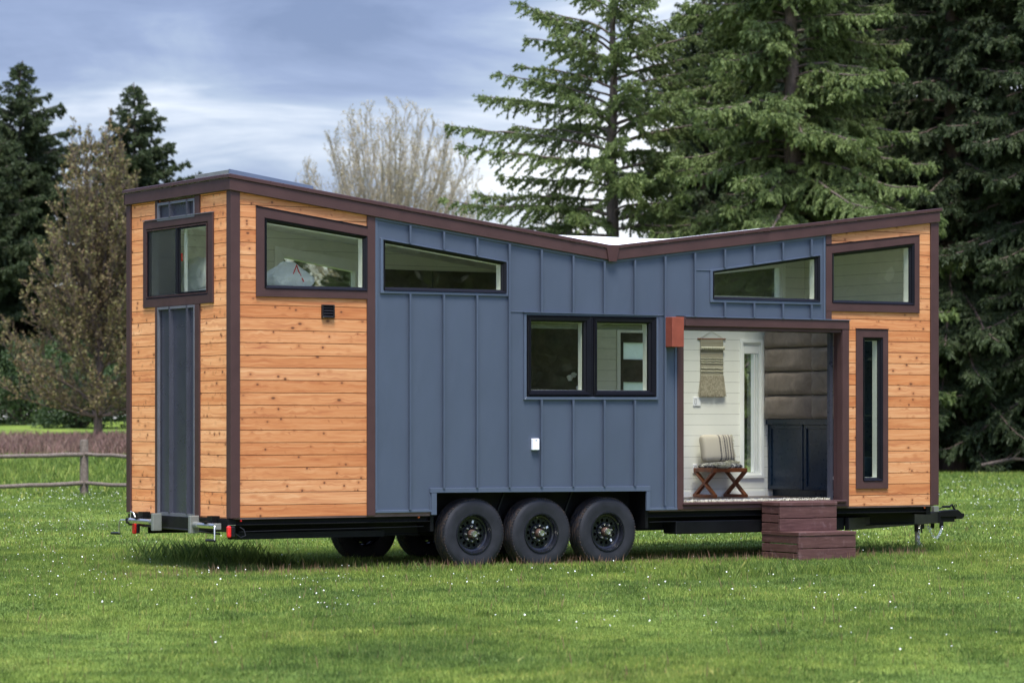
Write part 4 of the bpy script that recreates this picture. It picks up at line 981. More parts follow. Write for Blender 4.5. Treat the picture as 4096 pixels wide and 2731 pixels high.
MB().ring([(-.262, -.215), (.262, -.215), (.262, .215), (-.262, .215)], [(-.23, -.185), (.23, -.185), (.23, .185), (-.23, .185)], .315, .365, 'z').build('seat_frame', M['stool'], st, bevel=.003)
t = NT('black_white_weave'); x_, y_, z_ = t.sep(t.tcoord()); nn = t.noise(t.comb(t.math('MULTIPLY', x_, 55.0), t.math('MULTIPLY', y_, 14.0), t.math('MULTIPLY', z_, 14.0)), 1, 3, .7, 1.2)
t.set('Base Color', t.ramp(nn, [(.42, (.035, .035, .04)), (.52, (.10, .10, .11)), (.56, (.55, .53, .48))])); t.set('Roughness', .9); M['weave'] = t.m
def puff(lx, ly, lz, n=16, p=2.6, pz=2.2):
    vs, fs = [], []
    for i in range(n + 1):
        for j in range(2 * n):
            th, ph = math.pi * i / n - math.pi / 2, math.pi * j / n
            f = lambda c, q: math.copysign(abs(c) ** (2 / q), c)
            vs.append((lx * f(math.cos(th), pz) * f(math.cos(ph), p * 2), ly * f(math.cos(th), 2.0) * f(math.sin(ph), p * .9), lz * f(math.sin(th), pz)))
    for i in range(n):
        for j in range(2 * n): a = i * 2 * n + j; b = i * 2 * n + (j + 1) % (2 * n); fs.append((a, b, b + 2 * n, a + 2 * n))
    return MB().add(vs, fs)
c_ = puff(.262, .215, .055); c_.v = [(x, y, z + .385) for x, y, z in c_.v]; seat = c_.build('seat_cushion', M['weave'], st, smooth=True)
def tuft(n, fn, ln, w=.006, name='fringe', mat=None, parent=None, down=.6, spread=.8):
    P = np.array([fn() for _ in range(n)]); d = RNG.normal(0, 1, (n, 3)) * spread; d[:, 2] = d[:, 2] * .4 - down; d /= np.linalg.norm(d, axis=1)[:, None]
    s_ = np.cross(d, RNG.normal(0, 1, (n, 3))); s_ /= np.linalg.norm(s_, axis=1)[:, None]; l_ = RNG.uniform(.5, 1, (n, 1)) * ln
    v = np.stack([P - s_ * w / 2, P + s_ * w / 2, P + d * l_ + s_ * w / 3, P + d * l_ - s_ * w / 3], 1).reshape(-1, 3)
    return npmesh(name, v, np.arange(4 * n).reshape(n, 4), 4, mat, parent)
t = NT('cream_wool'); t.set('Base Color', t.ramp(t.noise(t.tcoord(), 60, 2), [(.3, (.42, .40, .30)), (.7, (.62, .60, .48))])); t.set('Roughness', .95); M['wool'] = t.m
def zig():
    x = random.uniform(-.22, .20); y = -.16 + .10 * math.sin(x * 13) ; return (x, y + random.gauss(0, .018), .437 - max(0, (-.12 - y)) * .3)
tuft(2600, zig, .045, .006, 'wool_fringe', M['wool'], st, .25, 1.0)
# striped cushion
t = NT('striped_cushion_cloth'); x_, y_, z_ = t.sep(t.tcoord())
sx_ = t.ramp(t.math('ADD', t.math('MULTIPLY', x_, 2.0), .5), [(0, 0.0), (1, 1.0)])
lines = None
base = (.42, .375, .31)
col = base; f = None
for a, b in ((.49, .505), (.525, .54), (.60, .607), (.645, .66), (.675, .69), (.71, .717), (.735, .755), (.765, .772), (.82, .835), (.855, .865), (.905, .915), (.93, .94)):
    xx = t.math('MULTIPLY_ADD', x_, 2.17, .5)
    k = t.math('MULTIPLY', t.math('GREATER_THAN', xx, a), t.math('LESS_THAN', xx, b)); f = k if f is None else t.math('MAXIMUM', f, k)
for a, b in ((.50, .53), (.652, .682), (.828, .858)):
    k = t.math('MULTIPLY', t.math('GREATER_THAN', xx, a), t.math('LESS_THAN', xx, b)); z9 = t.math('SINE', t.math('MULTIPLY_ADD', z_, 330.0, t.math('MULTIPLY', t.math('ABSOLUTE', t.math('SUBTRACT', xx, (a + b) / 2)), 220.0)))
    f = t.math('MAXIMUM', f, t.math('MULTIPLY', k, t.math('GREATER_THAN', z9, -.2)))
t.set('Base Color', t.mix(f, (.44, .40, .335), (.05, .045, .055))); t.set('Roughness', .9); M['cush'] = t.m
cu = at('cushion', 7.895, 2.30, 1.265, 'cream square cushion with dark woven stripes propped on the stool', 'cushion')
cu.rotation_euler = (R(-12), 0, TH)
c_ = puff(.232, .075, .172, 22, 3.2, 6); c_.v = [(x * (1 + .06 * (abs(z) / .175) ** 2), y, z * (1 + .08 * (abs(x) / .23) ** 3)) for x, y, z in c_.v]; c_.build('cover', M['cush'], cu, smooth=True)
tuft(420, lambda: (.235 + random.gauss(0, .006), random.gauss(0, .012), random.uniform(-.17, .17)), .035, .008, 'fringe', M['wool'], cu, .5, .8)
# macrame wall hanging
wh = at('wall_hanging', 7.935, W_ - .14, 2.64, 'beige woven macrame wall hanging with a long fringe on the white shiplap wall', 'wall hanging')
MB().tube([(-.215, 0, 0), (.215, 0, 0)], .009, 10).build('rod', M['stool'], wh)
MB().tube([(-.20, .0, .0), (0, .004, .095), (.20, 0, .0)], .003, 6).build('cord', M['wool'], wh)
t = NT('beige_weave'); x_, y_, z_ = t.sep(t.tcoord()); rows = t.math('SINE', t.math('MULTIPLY', z_, 420.0))
bands = t.noise(t.comb(0.0, 0.0, t.math('MULTIPLY', z_, 28.0)), 1, 3, .7)
t.set('Base Color', t.mix(t.ramp(bands, [(.42, 0.0), (.5, .5), (.56, 0.0)]), t.ramp(rows, [(0, (.27, .24, .17)), (1, (.36, .33, .245))]), (.50, .47, .37))); t.set('Roughness', .95); t.bump(rows, .003, .6); M['beige'] = t.m
MB().box(-.175, .175, -.012, .0, -.47, -.005).build('weaving', M['beige'], wh, bevel=.004)
mb = MB()
for k in range(11):
    for d in (1, -1): mb.tube([(-.165 + k * .033 - .014, -.02, -.115 - .012 * d), (-.165 + k * .033, -.034, -.115), (-.165 + k * .033 + .018, -.02, -.115 + .014 * d)], .012, 8)
mb.build('braid', M['wool'], wh, smooth=True)
mb = MB()
for z in (-.245, -.275, -.305, -.37, -.41): mb.tube([(-.178 + k * .0178, -.014 - .003 * (k % 2), z + .002 * math.sin(k)) for k in range(21)], .005, 6)
mb.build('ridge', M['wool'], wh)
t = NT('fringe_yarn'); t.set('Base Color', t.ramp(t.noise(t.tcoord(), 50, 2), [(.3, (.22, .19, .13)), (.7, (.42, .38, .29))])); t.set('Roughness', .95); M['yarn'] = t.m
n = 520; X = RNG.uniform(-.17, .17, n); v = np.empty((n, 4, 3)); e = X * .16 + RNG.normal(0, .012, n); L = RNG.uniform(.24, .275, n); yy = RNG.uniform(-.03, 0, n)
v[:, 0] = np.stack([X - .003, yy, np.full(n, -.46)], 1); v[:, 1] = np.stack([X + .003, yy, np.full(n, -.46)], 1); v[:, 2] = np.stack([X + e + .003, yy - .006, -.46 - L], 1); v[:, 3] = np.stack([X + e - .003, yy - .006, -.46 - L], 1)
npmesh('fringe', v.reshape(-1, 3), np.arange(4 * n).reshape(n, 4), 4, M['yarn'], wh)
# fringed rug on the floor inside the sill
t = NT('black_white_rug'); t.set('Base Color', t.ramp(t.noise(t.tcoord(), 70, 3, .7), [(.45, (.10, .10, .11)), (.55, (.60, .58, .56))])); t.set('Roughness', .95)
rg = at('rug', 6.95, .62, .655, 'black and white fringed rug on the floor along the open doorway', 'rug')
MB().box(-1.1, 1.08, -.42, .45, .0, .012).build('pile', t.m, rg)
tuft(2200, lambda: (random.uniform(-1.1, 1.08), -.42 + random.gauss(0, .015), .012), .04, .006, 'fringe', M['wool'], rg, -.4, 1.0)
# armchair arm with a throw blanket, just behind the right door jamb
sf = at('sofa', 9.02, 1.15, .656, 'dark upholstered sofa end mostly hidden behind the right door jamb', 'sofa')
sf.location = hw(8.62, .62, .656)
MB().box(-.02, .20, -.30, .16, .05, .52).build('arm', M['navy'], sf, bevel=.03, seg=3)
MB().box(-.02, .18, -.28, .14, .0, .05).build('base', M['black'], sf)
bl = at('throw_blanket', 8.60, .62, .656, 'dark grey throw blanket with a white band and fringe draped over the sofa end', 'blanket')
t = NT('throw_cloth'); x_, y_, z_ = t.sep(t.tcoord()); k = t.math('MULTIPLY', t.math('GREATER_THAN', z_, .235), t.math('LESS_THAN', z_, .275))
t.set('Base Color', t.mix(k, t.ramp(t.noise(t.tcoord(), 30, 3), [(.4, (.03, .03, .035)), (.6, (.07, .07, .08))]), (.62, .58, .54))); t.set('Roughness', .9)
vs, fs = [], []
for i in range(13):
    for j in range(9):
        s_ = i / 12; z = .54 - .42 * s_; w = .10 + .12 * s_; b = j / 8; vs.append((-.045 - .035 * s_ - .012 * math.sin(b * 14), -.05 + (b - .5) * 2 * w, z))
for i in range(12):
    for j in range(8): q = i * 9 + j; fs.append((q, q + 1, q + 10, q + 9))
o = MB().add(vs, fs).build('cloth', t.m, bl, smooth=True); sm = o.modifiers.new('thickness', 'SOLIDIFY'); sm.thickness = .012
tuft(260, lambda: (-.08 + random.gauss(0, .01), random.uniform(-.26, .16), .12), .09, .005, 'fringe', M['weave'], bl, 2.0, .3)
# bedding in the loft
t = NT('white_linen'); t.set('Base Color', (.78, .80, .80)); t.set('Roughness', .85); t.bump(t.noise(t.tcoord(), 7, 4, .6, 1.0), .03, .7); M['linen'] = t.m
t = NT('thin_white_plastic'); t.set('Base Color', (.74, .76, .77)); t.set('Roughness', .35); t.bump(t.noise(t.tcoord(), 14, 5, .7, 1.5), .03, .9); M['bag'] = t.m
md = at('mattress', 1.15, 1.30, 2.902, 'white covered mattress lying on the loft behind the rear side window', 'mattress')
mb = puff(.95, 1.0, .10, 16, 4); mb.v = [(x, y, z + .09) for x, y, z in mb.v]; mb.build('cover', M['linen'], md, smooth=True)
def lumps(name, loc, rad, mat, label, cat, seed, rot=(0, 0, 0), pinch=0):
    e_ = empty(name, hw(*loc), TH, label, cat); rs = random.Random(seed); ph = [rs.uniform(0, 6) for _ in range(9)]
    mb = puff(*rad, 20, 2.4 if pinch else 3)
    def d(p):
        x, y, z = p; q = 1 + .10 * math.sin(5 * x / rad[0] + ph[0]) * math.sin(4 * z / rad[2] + ph[1]) + .06 * math.sin(11 * y / rad[1] + ph[2] + 5 * x / rad[0])
        k = 1 - pinch * max(0, z / rad[2]) ; return (x * q * k, y * q * k, z * q)
    mb.v = [d(p) for p in mb.v]
    o = mb.build('body', mat, e_, smooth=True); e_.rotation_euler = (rot[0], rot[1], TH + rot[2]); return e_
lumps('pillow', (.60, 2.20, 3.22), (.10, .26, .22), M['linen'], 'white pillow leaning upright, left of the pair seen through the rear end window', 'pillow', 3, (R(12), R(14), 0))
lumps('pillow', (.45, 1.72, 3.19), (.10, .24, .20), M['linen'], 'white pillow slumped lower, right of the pair seen through the rear end window', 'pillow', 5, (R(-14), R(18), 0))
bg_ = lumps('plastic_bag', (.98, .62, 3.16), (.26, .20, .17), M['bag'], 'crumpled white plastic bag with a red drawstring in the loft behind the large side window', 'bag', 8, pinch=.45)
MB().tube([(-.08, -.19, -.06), (-.03, -.185, .03), (.03, -.15, .13), (.05, -.16, .06), (.09, -.20, -.05)], .007, 8).build('drawstring', M['red'], bg_, smooth=True)
# roses on the kitchen counter
vs_ = at('flower_vase', 4.62, .42, 1.86, 'vase of pale roses behind the left sash of the double window', 'vase of flowers')
MB().lathe([(.0, 0), (.045, 0), (.055, .06), (.035, .13), (.04, .16)], (0, 0, 0), 'z', 20, closed=False).build('vase', M['white'], vs_, smooth=True)
t = NT('pale_rose'); t.set('Base Color', (.60, .60, .50)); t.set('Roughness', .8); M['rose'] = t.m
for x, y, z, r in ((-.13, 0, .245, .045), (-.05, .04, .28, .04), (.01, -.03, .235, .05), (.06, .02, .30, .045)):
    mb = MB()
    for k in range(14):
        a = k * 2.4; rr = r * (.25 + .75 * k / 14); vs = []
        for i in range(5):
            for j in range(4):
                aa = a + (i - 2) * .32; q = j / 3; vs.append((x + math.cos(aa) * rr * (.5 + .5 * q), y + math.sin(aa) * rr * (.5 + .5 * q), z - r * .6 + q * r * 1.3 * (1.2 - .4 * k / 14)))
        mb.add(vs, [(i * 4 + j, i * 4 + j + 1, i * 4 + j + 5, i * 4 + j + 4) for i in range(4) for j in range(3)])
    mb.build('flower', M['rose'], vs_, smooth=True)
mb = MB()
for x, z in ((-.13, .22), (-.05, .26), (.01, .2), (.06, .27)): mb.tube([(0, 0, .12), (x * .6, 0, (.12 + z) / 2 + .02), (x, 0, z)], .004, 6)
mb.build('stem', M['shrub'], vs_)
MB().box(-1.5, 1.3, -.25, .35, -.04, 0).build('x', M['white'], vs_) if 0 else None
kc = MB().box(3.15, 5.55, .125, .75, 1.50, 1.545).build('countertop', M['darkwall'], house)
vs_.location = hw(4.62, .42, 1.546 + .30)
MB().box(4.25, 5.0, .16, .70, 1.5455, 1.845).build('counter_shelf', M['darkwall'], house)

# wooden steps
sp = at('wooden_steps', 6.87, -.39, 0, 'two slatted red-brown wooden box steps in front of the open doorway', 'steps')
def box_step(name, u0, u1, v0, v1, z0, z1, rows):
    o = MB()
    tt = .042                                              # lid boards
    o = MB(); o.box(u0 - .004, u1 + .004, v0 - .008, v1, z1 - tt, z1); b = o.build(name, M['stain'], sp, bevel=.004)
    h = (z1 - tt - z0)
    hb = (h - .010 * (rows - 1) - .002) / rows
    for k in range(rows): MB().box(u0, u1, v0, v0 + .028, z0 + k * (hb + .010), z0 + k * (hb + .010) + hb).build('front_slat', M['stain'], b, bevel=.003)
    r2 = 3; hs = (h - .014 * (r2 - 1) - .002) / r2
    for k in range(r2):
        for uu in (u0 + .004, u1 - .03): MB().box(uu, uu + .026, v0 + .034, v1, z0 + k * (hs + .014), z0 + k * (hs + .014) + hs).build('side_slat', M['stain'], b, bevel=.003)
    for uu in (u0 + .032, u1 - .08):
        for vv in (v0 + .03, v1 - .06): MB().box(uu, uu + .045, vv, vv + .045, z0, z1 - tt - .001).build('corner_post', M['stain'], b)
    # seat gap shown as two lid boards
    return b
box_step('step', 0, .83, -.36, 0.36, -.01, .325, 2)
box_step('step', 0, .83, 0.0, .36, .329, .662, 2)
# ------------------------------------------------------------------ trees
def tubes_np(segs, sides=5):
    """segs: list of (p0, p1, r0, r1) arrays -> verts, quads"""
    S = np.array([np.concatenate([a, b, [c, d]]) for a, b, c, d in segs]); p0, p1, r0, r1 = S[:, :3], S[:, 3:6], S[:, 6], S[:, 7]
    d = p1 - p0; d /= np.linalg.norm(d, axis=1)[:, None] + 1e-9
    h = np.where(np.abs(d[:, 2:3]) < .9, np.array([[0, 0, 1.]]), np.array([[1., 0, 0]])); x = np.cross(d, h); x /= np.linalg.norm(x, axis=1)[:, None]; y = np.cross(d, x)
    a = np.linspace(0, 2 * np.pi, sides, endpoint=False); c, s = np.cos(a), np.sin(a)
    ring = x[:, None] * c[None, :, None] + y[:, None] * s[None, :, None]
    v = np.concatenate([p0[:, None] + ring * r0[:, None, None], p1[:, None] + ring * r1[:, None, None]], 1)
    n = len(S); k = np.arange(sides); k2 = (k + 1) % sides
    f = np.stack([k, k2, k2 + sides, k + sides], 1)[None] + (np.arange(n) * 2 * sides)[:, None, None]
    return v.reshape(-1, 3), f.reshape(-1, 4)
def needles(P, D, L, W, rs):
    """diamond shaped sprays: start P, direction D, length L, width W"""
    n = len(P); D = D / (np.linalg.norm(D, axis=1)[:, None] + 1e-9)
    s = np.cross(D, rs.normal(0, 1, (n, 3))); s /= np.linalg.norm(s, axis=1)[:, None] + 1e-9
    L = L[:, None]; W = W[:, None]
    v = np.stack([P, P + D * L * .45 + s * W, P + D * L, P + D * L * .45 - s * W], 1)
    return v.reshape(-1, 3), np.arange(4 * n).reshape(n, 4)
def make_fir(seed, H, slope, rmax, zmin, dens=1.0, open_=1.0, twig=.20, droop=.5, rexp=.85):
    rs = np.random.default_rng(seed); segs = []; P, D, L, G = [], [], [], []
    tp = [np.array([0, 0, -.3])]
    for k in range(1, 15): tp.append(np.array([rs.normal(0, .02) * k * .25, rs.normal(0, .02) * k * .25, H * k / 14]))
    tr = lambda z: .018 * (H - z) * 1.0 + .03
    trunk = [(tp[i], tp[i + 1], tr(max(0, tp[i][2])), tr(tp[i + 1][2])) for i in range(14)]
    def tx(z): i = min(13, max(0, int(z / H * 14))); f = z / H * 14 - i; return tp[i] * (1 - f) + tp[i + 1] * f
    z = zmin; az = rs.uniform(0, 6)
    while z < H - .25:
        az += 2.4 + rs.normal(0, .5); r = min(rmax, (H - z) ** rexp * slope) * rs.uniform(.62, 1.12)
        if z < zmin + 2: r *= rs.uniform(.6, 1)
        f = (H - z) / H; base = tx(z); horiz = np.array([math.cos(az), math.sin(az), 0])
        up = .75 * (1 - f) ** 1.5 + .25 - .35 * f; n = max(4, int(r / .24)); pts = [base]
        d0 = horiz + np.array([0, 0, up])
        for k in range(n):
            t_ = (k + 1) / n; sag = -droop * .55 * math.sin(t_ * 2.6) * f + .30 * t_ ** 2
            d = horiz + np.array([0, 0, up * (1 - t_) + sag]) + rs.normal(0, .07, 3); d /= np.linalg.norm(d); pts.append(pts[-1] + d * r / n)
        rb = .012 + .010 * r
        for k in range(n): segs.append((pts[k], pts[k + 1], rb * (1 - .8 * k / n), rb * (1 - .8 * (k + 1) / n)))
        side = np.array([-horiz[1], horiz[0], 0])
        # side branchlets
        for k in range(n + 1):
            t_ = k / n
            if t_ < .12 * open_: continue
            for sg in (1, -1, 1, -1)[: (4 if r > 1.5 else 2)]:
                if rs.random() > dens: continue
                ln = (.30 + .32 * r * (1 - t_) ** .8 * rs.uniform(.4, 1)) * rs.uniform(.6, 1.1); ln = min(ln, 1.5)
                dd = horiz * rs.uniform(.45, .9) + side * sg * rs.uniform(.5, 1.0) + np.array([0, 0, rs.uniform(-.85, .30)]); dd /= np.linalg.norm(dd)
                p = pts[k] + (pts[min(k + 1, n)] - pts[k]) * rs.random(); m = max(2, int(ln / .11)); hang = rs.uniform(.1, .55) * droop
                gl = rs.uniform(0, .5)
                q = p.copy()
                for j in range(m):
                    dd = dd + np.array([0, 0, -hang / m]); q2 = q + dd / np.linalg.norm(dd) * ln / m
                    for _ in range(8):
                        P.append(q + (q2 - q) * rs.random()); w_ = dd * .8 + rs.normal(0, .5, 3) + np.array([0, 0, -(.25 if rs.random() < .5 else 1.1) * droop]); D.append(w_); L.append(twig * rs.uniform(.6, 1.25)); G.append(gl + rs.uniform(0, .5))
                    q = q2
                if ln > .5: segs.append((p, p + (q - p) * .8, .010, .004))
        for _ in range(8):
            P.append(pts[-1] + rs.normal(0, .04, 3)); D.append(horiz + rs.normal(0, .4, 3) + np.array([0, 0, .3])); L.append(twig * rs.uniform(.7, 1.2)); G.append(rs.uniform(.3, 1))
        z += rs.uniform(.06, .13) * (1 if dens > .85 else 1.6)
    P, D, L, G = map(np.array, (P, D, L, G))
    v, f = needles(P, D, L, L * .14, rs); v2, f2 = needles(P, D + rs.normal(0, .25, D.shape), L * .9, L * .12, rs)
    print('fir', len(P))
    return (np.concatenate([v, v2]), np.concatenate([f, f2 + len(v)]), np.concatenate([np.repeat(G, 4), np.repeat(G, 4)])), tubes_np(trunk, 12), tubes_np(segs, 4)
def fir(name, loc, data, leaf, barkm, label, group, rz=0, sc=1.0):
    r = empty(name, loc, rz, label, 'tree', group); r.scale = (sc, sc, sc)
    (v, f, g), (tv, tf), (bv, bf) = data
    npmesh('crown', v, f, 4, leaf, r, attr=g); npmesh('trunk', tv, tf, 4, barkm, r, smooth=True); npmesh('branches', bv, bf, 4, barkm, r)
    return r
def copytree(src, loc, label, group=None, rz=0, sc=1.0, sz=None):
    r = src.copy(); scn.collection.objects.link(r); r.location = loc; r.rotation_euler = (0, 0, rz); r.scale = (sc, sc, sz or sc); r['label'] = label
    if group: r['group'] = group
    for ch in src.children:
        c = ch.copy(); scn.collection.objects.link(c); c.parent = r
    return r
def gp(X, Y): return (X, Y, float(gz(X, Y)) - .05)
GR = 'conifers behind the house on the right'; GL = 'conifers on the far left'
D1 = make_fir(3, 17.8, .95, 5.4, 2.0, .84, 1.2, .14, .8, .90)
F1 = fir('conifer', gp(3.3, 98), D1, M['fir'], M['bark_fir'], 'tall open-crowned conifer with the sky showing through, its trunk rising above the roof valley', GR)
D2 = make_fir(8, 24, .52, 5.4, 1.2, 1.0, .6, .165, 1.7, .85)
F2 = fir('conifer', gp(8.9, 95), D2, M['fir'], M['bark_fir'], 'dense green conifer with drooping sprays directly right of the open-crowned one', GR)
D3 = make_fir(15, 25, .52, 5.0, 1.4, 1.0, .6, .165, 1.6, .85)
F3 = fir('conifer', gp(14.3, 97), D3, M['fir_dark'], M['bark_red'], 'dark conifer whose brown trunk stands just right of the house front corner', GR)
copytree(F3, gp(12.0, 103), 'conifer behind the roof, between the dense green one and the brown-trunked one', rz=2.2, sc=1.02)
copytree(F3, gp(17.6, 95), 'very dark conifer at the right edge of the photo', rz=1.1, sc=1.0)
copytree(F3, gp(7.6, 118), 'dark conifer farther back, glimpsed between the two green ones', rz=4.0, sc=.80)
copytree(F3, gp(16.4, 108), 'dark conifer standing behind the two at the right edge', rz=3.0, sc=1.1)
copytree(F3, gp(9.9, 120), 'dark conifer far behind the middle of the roof', rz=1.9, sc=1.05)
copytree(F3, gp(12.6, 116), 'dark conifer far behind the roof peak on the right', rz=5.2, sc=1.1)
copytree(F3, gp(20.5, 104), 'dark conifer beyond the right edge, only its left boughs in view', rz=.4, sc=1.05)
copytree(F2, gp(25.0, 101), 'green conifer standing past the right edge of the photo', rz=1.7, sc=.9)
copytree(F3, gp(29.5, 107), 'dark conifer farther past the right edge of the photo', rz=2.9, sc=.95)
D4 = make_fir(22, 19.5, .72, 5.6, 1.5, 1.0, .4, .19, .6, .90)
F4 = fir('conifer', gp(-24.4, 148), D4, M['fir_dark'], M['bark_fir'], 'pointed dark conifer near the left edge, right one of the two tops', GL, 0, .92)
copytree(F4, gp(-26.2, 144), 'dark conifer cut by the left edge of the photo', rz=2, sc=.87)
copytree(F4, gp(-19.2, 152), 'single pointed dark conifer rising behind the bare tree, left of the rear wall', rz=4.1, sc=.885)
copytree(F4, gp(-28.5, 158), 'dark conifer behind the two at the left edge', rz=5, sc=.88)

def bare(seed, H, env, z0, zlow, nlimb, bud_n, bud=.10, rt=.25, tw=1.0, shell=None):
    """budding tree: slender limbs curve up from the trunk to an envelope env(z), each with secondary and fine twigs"""
    rs = np.random.default_rng(seed); segs = []; P, D, L = [], [], []
    tp = [np.array([rs.normal(0, .05) * k * .4, rs.normal(0, .05) * k * .4, -.3 + (H * .82 + .3) * k / 10]) for k in range(11)]
    for k in range(10): segs.append((tp[k], tp[k + 1], rt * (1 - .09 * k), rt * (1 - .09 * (k + 1))))
    def tx(z): f = min(9.99, max(0, (z + .3) / (H * .82 + .3) * 10)); i = int(f); return tp[i] * (1 - f + i) + tp[i + 1] * (f - i)
    def path(p, d, ln, n, r0, r1, up, wob):
        q = p; pts = [p]
        for k in range(n):
            d = d + rs.normal(0, wob, 3) + np.array([0, 0, up]); d = d / np.linalg.norm(d); q2 = q + d * ln / n
            segs.append((q, q2, r0 + (r1 - r0) * k / n, r0 + (r1 - r0) * (k + 1) / n)); q = q2; pts.append(q)
        return pts
    for m in range(nlimb):
        az = m * 2.39996 + rs.normal(0, .15); ze = zlow + (H - zlow) * ((m + .5) / nlimb) ** .85; r = env(ze) * rs.uniform(.82, 1.06)
        e = np.array([math.cos(az) * r, math.sin(az) * r, ze + rs.normal(0, .15)]); zb = max(z0, min(ze * .55, ze - r * .75)) * rs.uniform(.85, 1.0); a = tx(zb)
        n = 9; c = a + (e - a) * np.array([.62, .62, .30]) + rs.normal(0, .12, 3); rl = max(.028, rt * .30 * (np.linalg.norm(e - a) / H + .25)); pts = []
        for k in range(n + 1): t_ = k / n; pts.append(a * (1 - t_) ** 2 + 2 * c * t_ * (1 - t_) + e * t_ * t_ + rs.normal(0, .03, 3) * (0 < k < n))
        for k in range(n): segs.append((pts[k], pts[k + 1], rl * (1 - .8 * k / n), rl * (1 - .8 * (k + 1) / n)))
        full = np.linalg.norm(e - a)
        for k in range(2, n + 1):
            d0 = pts[k] - pts[k - 1]; d0 /= np.linalg.norm(d0)
            for _ in range(3):
                s_ = rs.normal(0, 1, 3); s_ -= d0 * s_.dot(d0); s_ /= np.linalg.norm(s_); ln = full * rs.uniform(.10, .24) * (1.15 - .5 * k / n)
                sp = path(pts[k] - d0 * rs.random() * full / n, d0 * .8 + s_ * rs.uniform(.35, .75) + np.array([0, 0, .15]), ln, 4, .016 * tw, .009 * tw, .09, .08)
                for q in (1, 2, 3, 4):
                    for _ in range(2):
                        d1 = sp[q] - sp[q - 1]; d1 /= np.linalg.norm(d1); s2_ = rs.normal(0, 1, 3); s2_ -= d1 * s2_.dot(d1); s2_ /= np.linalg.norm(s2_)
                        tpth = path(sp[q], d1 * .8 + s2_ * .55, ln * rs.uniform(.22, .42), 2, .008 * tw, .005 * tw, .08, .08)
                        for _ in range(bud_n): P.append(tpth[-1] + (tpth[0] - tpth[-1]) * rs.random() * .8); D.append(d1 + rs.normal(0, .6, 3)); L.append(bud * rs.uniform(.5, 1.3))
    if shell:
        R3 = np.array([shell[0], shell[0], shell[1] - shell[2]]); C3 = np.array([0, 0, shell[2]])
        def lim(p):
            if p[2] < shell[2] * .7: return p
            w = (p - C3) / R3; q = np.linalg.norm(w); return p if q < .88 else C3 + (p - C3) * (.88 + .13 * math.tanh((q - .88) / .13)) / q
        segs = [(lim(a), lim(b), c, d) for a, b, c, d in segs]; P = [lim(p) for p in P]
    P, D, L = map(np.array, (P, D, L)); v, f = needles(P, D, L, L * .32, rs); G = np.repeat(rs.random(len(P)), 4)
    return (v, f, G), tubes_np([s for s in segs if s[2] > .03], 8), tubes_np([s for s in segs if s[2] <= .03], 3)
GB = 'budding trees behind the house'
def dome(H, rad, zc): return lambda z: rad * math.sqrt(max(.02, 1 - ((z - zc) / (H - zc)) ** 2))
fir('bare_tree', gp(-6.9, 170), bare(5, 17.9, dome(18.0, 6.7, 7.5), 3.5, 5.5, 150, 1, .12, .36, 1.0, (6.8, 18.6, 7.5)), M['bud'], M['bark_bare'], 'wide round bare tree with tan buds beyond the roof slope', GB)
fir('bare_tree', gp(-16.9, 122), bare(9, 12.6, lambda z: 4.7 * (1.10 - .92 * z / 12.6), .9, 1.4, 80, 3, .12, .20, 1.0), M['bud_green'], M['bark_red'], 'broad olive brown budding tree left of the rear wall, foliage almost down to the meadow', GB)
fir('bare_tree', gp(9.6, 135), bare(21, 17.5, dome(17.5, 3.0, 9), 4, 8, 26, 1, .10, .22, 1.0), M['bud'], M['bark_bare'], 'thin bare tree top showing between the two tall green conifers', GB)
fir('bare_tree', gp(2.6, 140), bare(33, 11, dome(11, 2.4, 5), 3, 5, 24, 1, .10, .2, 1.0), M['bud'], M['bark_bare'], 'pale bare tree seen low through the open-crowned conifer', GB)
def shrub(seed, rx, ry, h, n, leaf=.16):
    rs = np.random.default_rng(seed); c = rs.normal(0, 1, (18, 3)) * [rx * .45, ry * .45, h * .22] + [0, 0, h * .5]; w = rs.uniform(.25, .5, 18) * min(rx, h)
    k = rs.integers(0, 18, n); d = rs.normal(0, 1, (n, 3)); d /= np.linalg.norm(d, axis=1)[:, None]; P = c[k] + d * w[k][:, None] * rs.uniform(.6, 1.1, (n, 1)); P[:, 2] = np.abs(P[:, 2])
    v, f = needles(P, d + rs.normal(0, .6, (n, 3)) + [0, 0, .3], rs.uniform(.6, 1.3, n) * leaf, rs.uniform(.5, 1, n) * leaf * .4, rs)
    segs = [(np.array([0, 0, -.2]), c[i] * .9, .05, .015) for i in range(12)]
    return (v, f, np.repeat(rs.random(n), 4)), tubes_np(segs, 5)
def add_shrub(loc, d, label, group, mat=None, rz=0, sc=1):
    r = empty('shrub', loc, rz, label, 'shrub', group); r.scale = (sc,) * 3; (v, f, g), (tv, tf) = d
    npmesh('foliage', v, f, 4, mat or M['shrub'], r, attr=g); npmesh('stem', tv, tf, 4, M['bark_red'], r); return r
S1 = shrub(4, 2.6, 1.6, 3.6, 9000); GS = 'shrubs under the trees at the left meadow edge'
s1 = add_shrub(gp(-19.4, 134), S1, 'rounded green shrub at the foot of the broad budding tree', GS)
copytree(s1, gp(-16.2, 136), 'dark green shrub just left of the rear wall, behind the budding tree trunk', GS, 2, 1.1)
copytree(s1, gp(-22.8, 140), 'green shrub below the dark conifers near the left edge', GS, 4, 1.0)
copytree(s1, gp(-13.4, 138), 'green shrub mostly hidden behind the rear wall', GS, 1, 1.2)
copytree(s1, gp(-21.0, 150), 'dark shrub filling the gap right below the left conifers', GS, 2.5, 1.4); copytree(s1, gp(-25.6, 146), 'dark shrub cut by the left edge of the photo', GS, .4, 1.3)
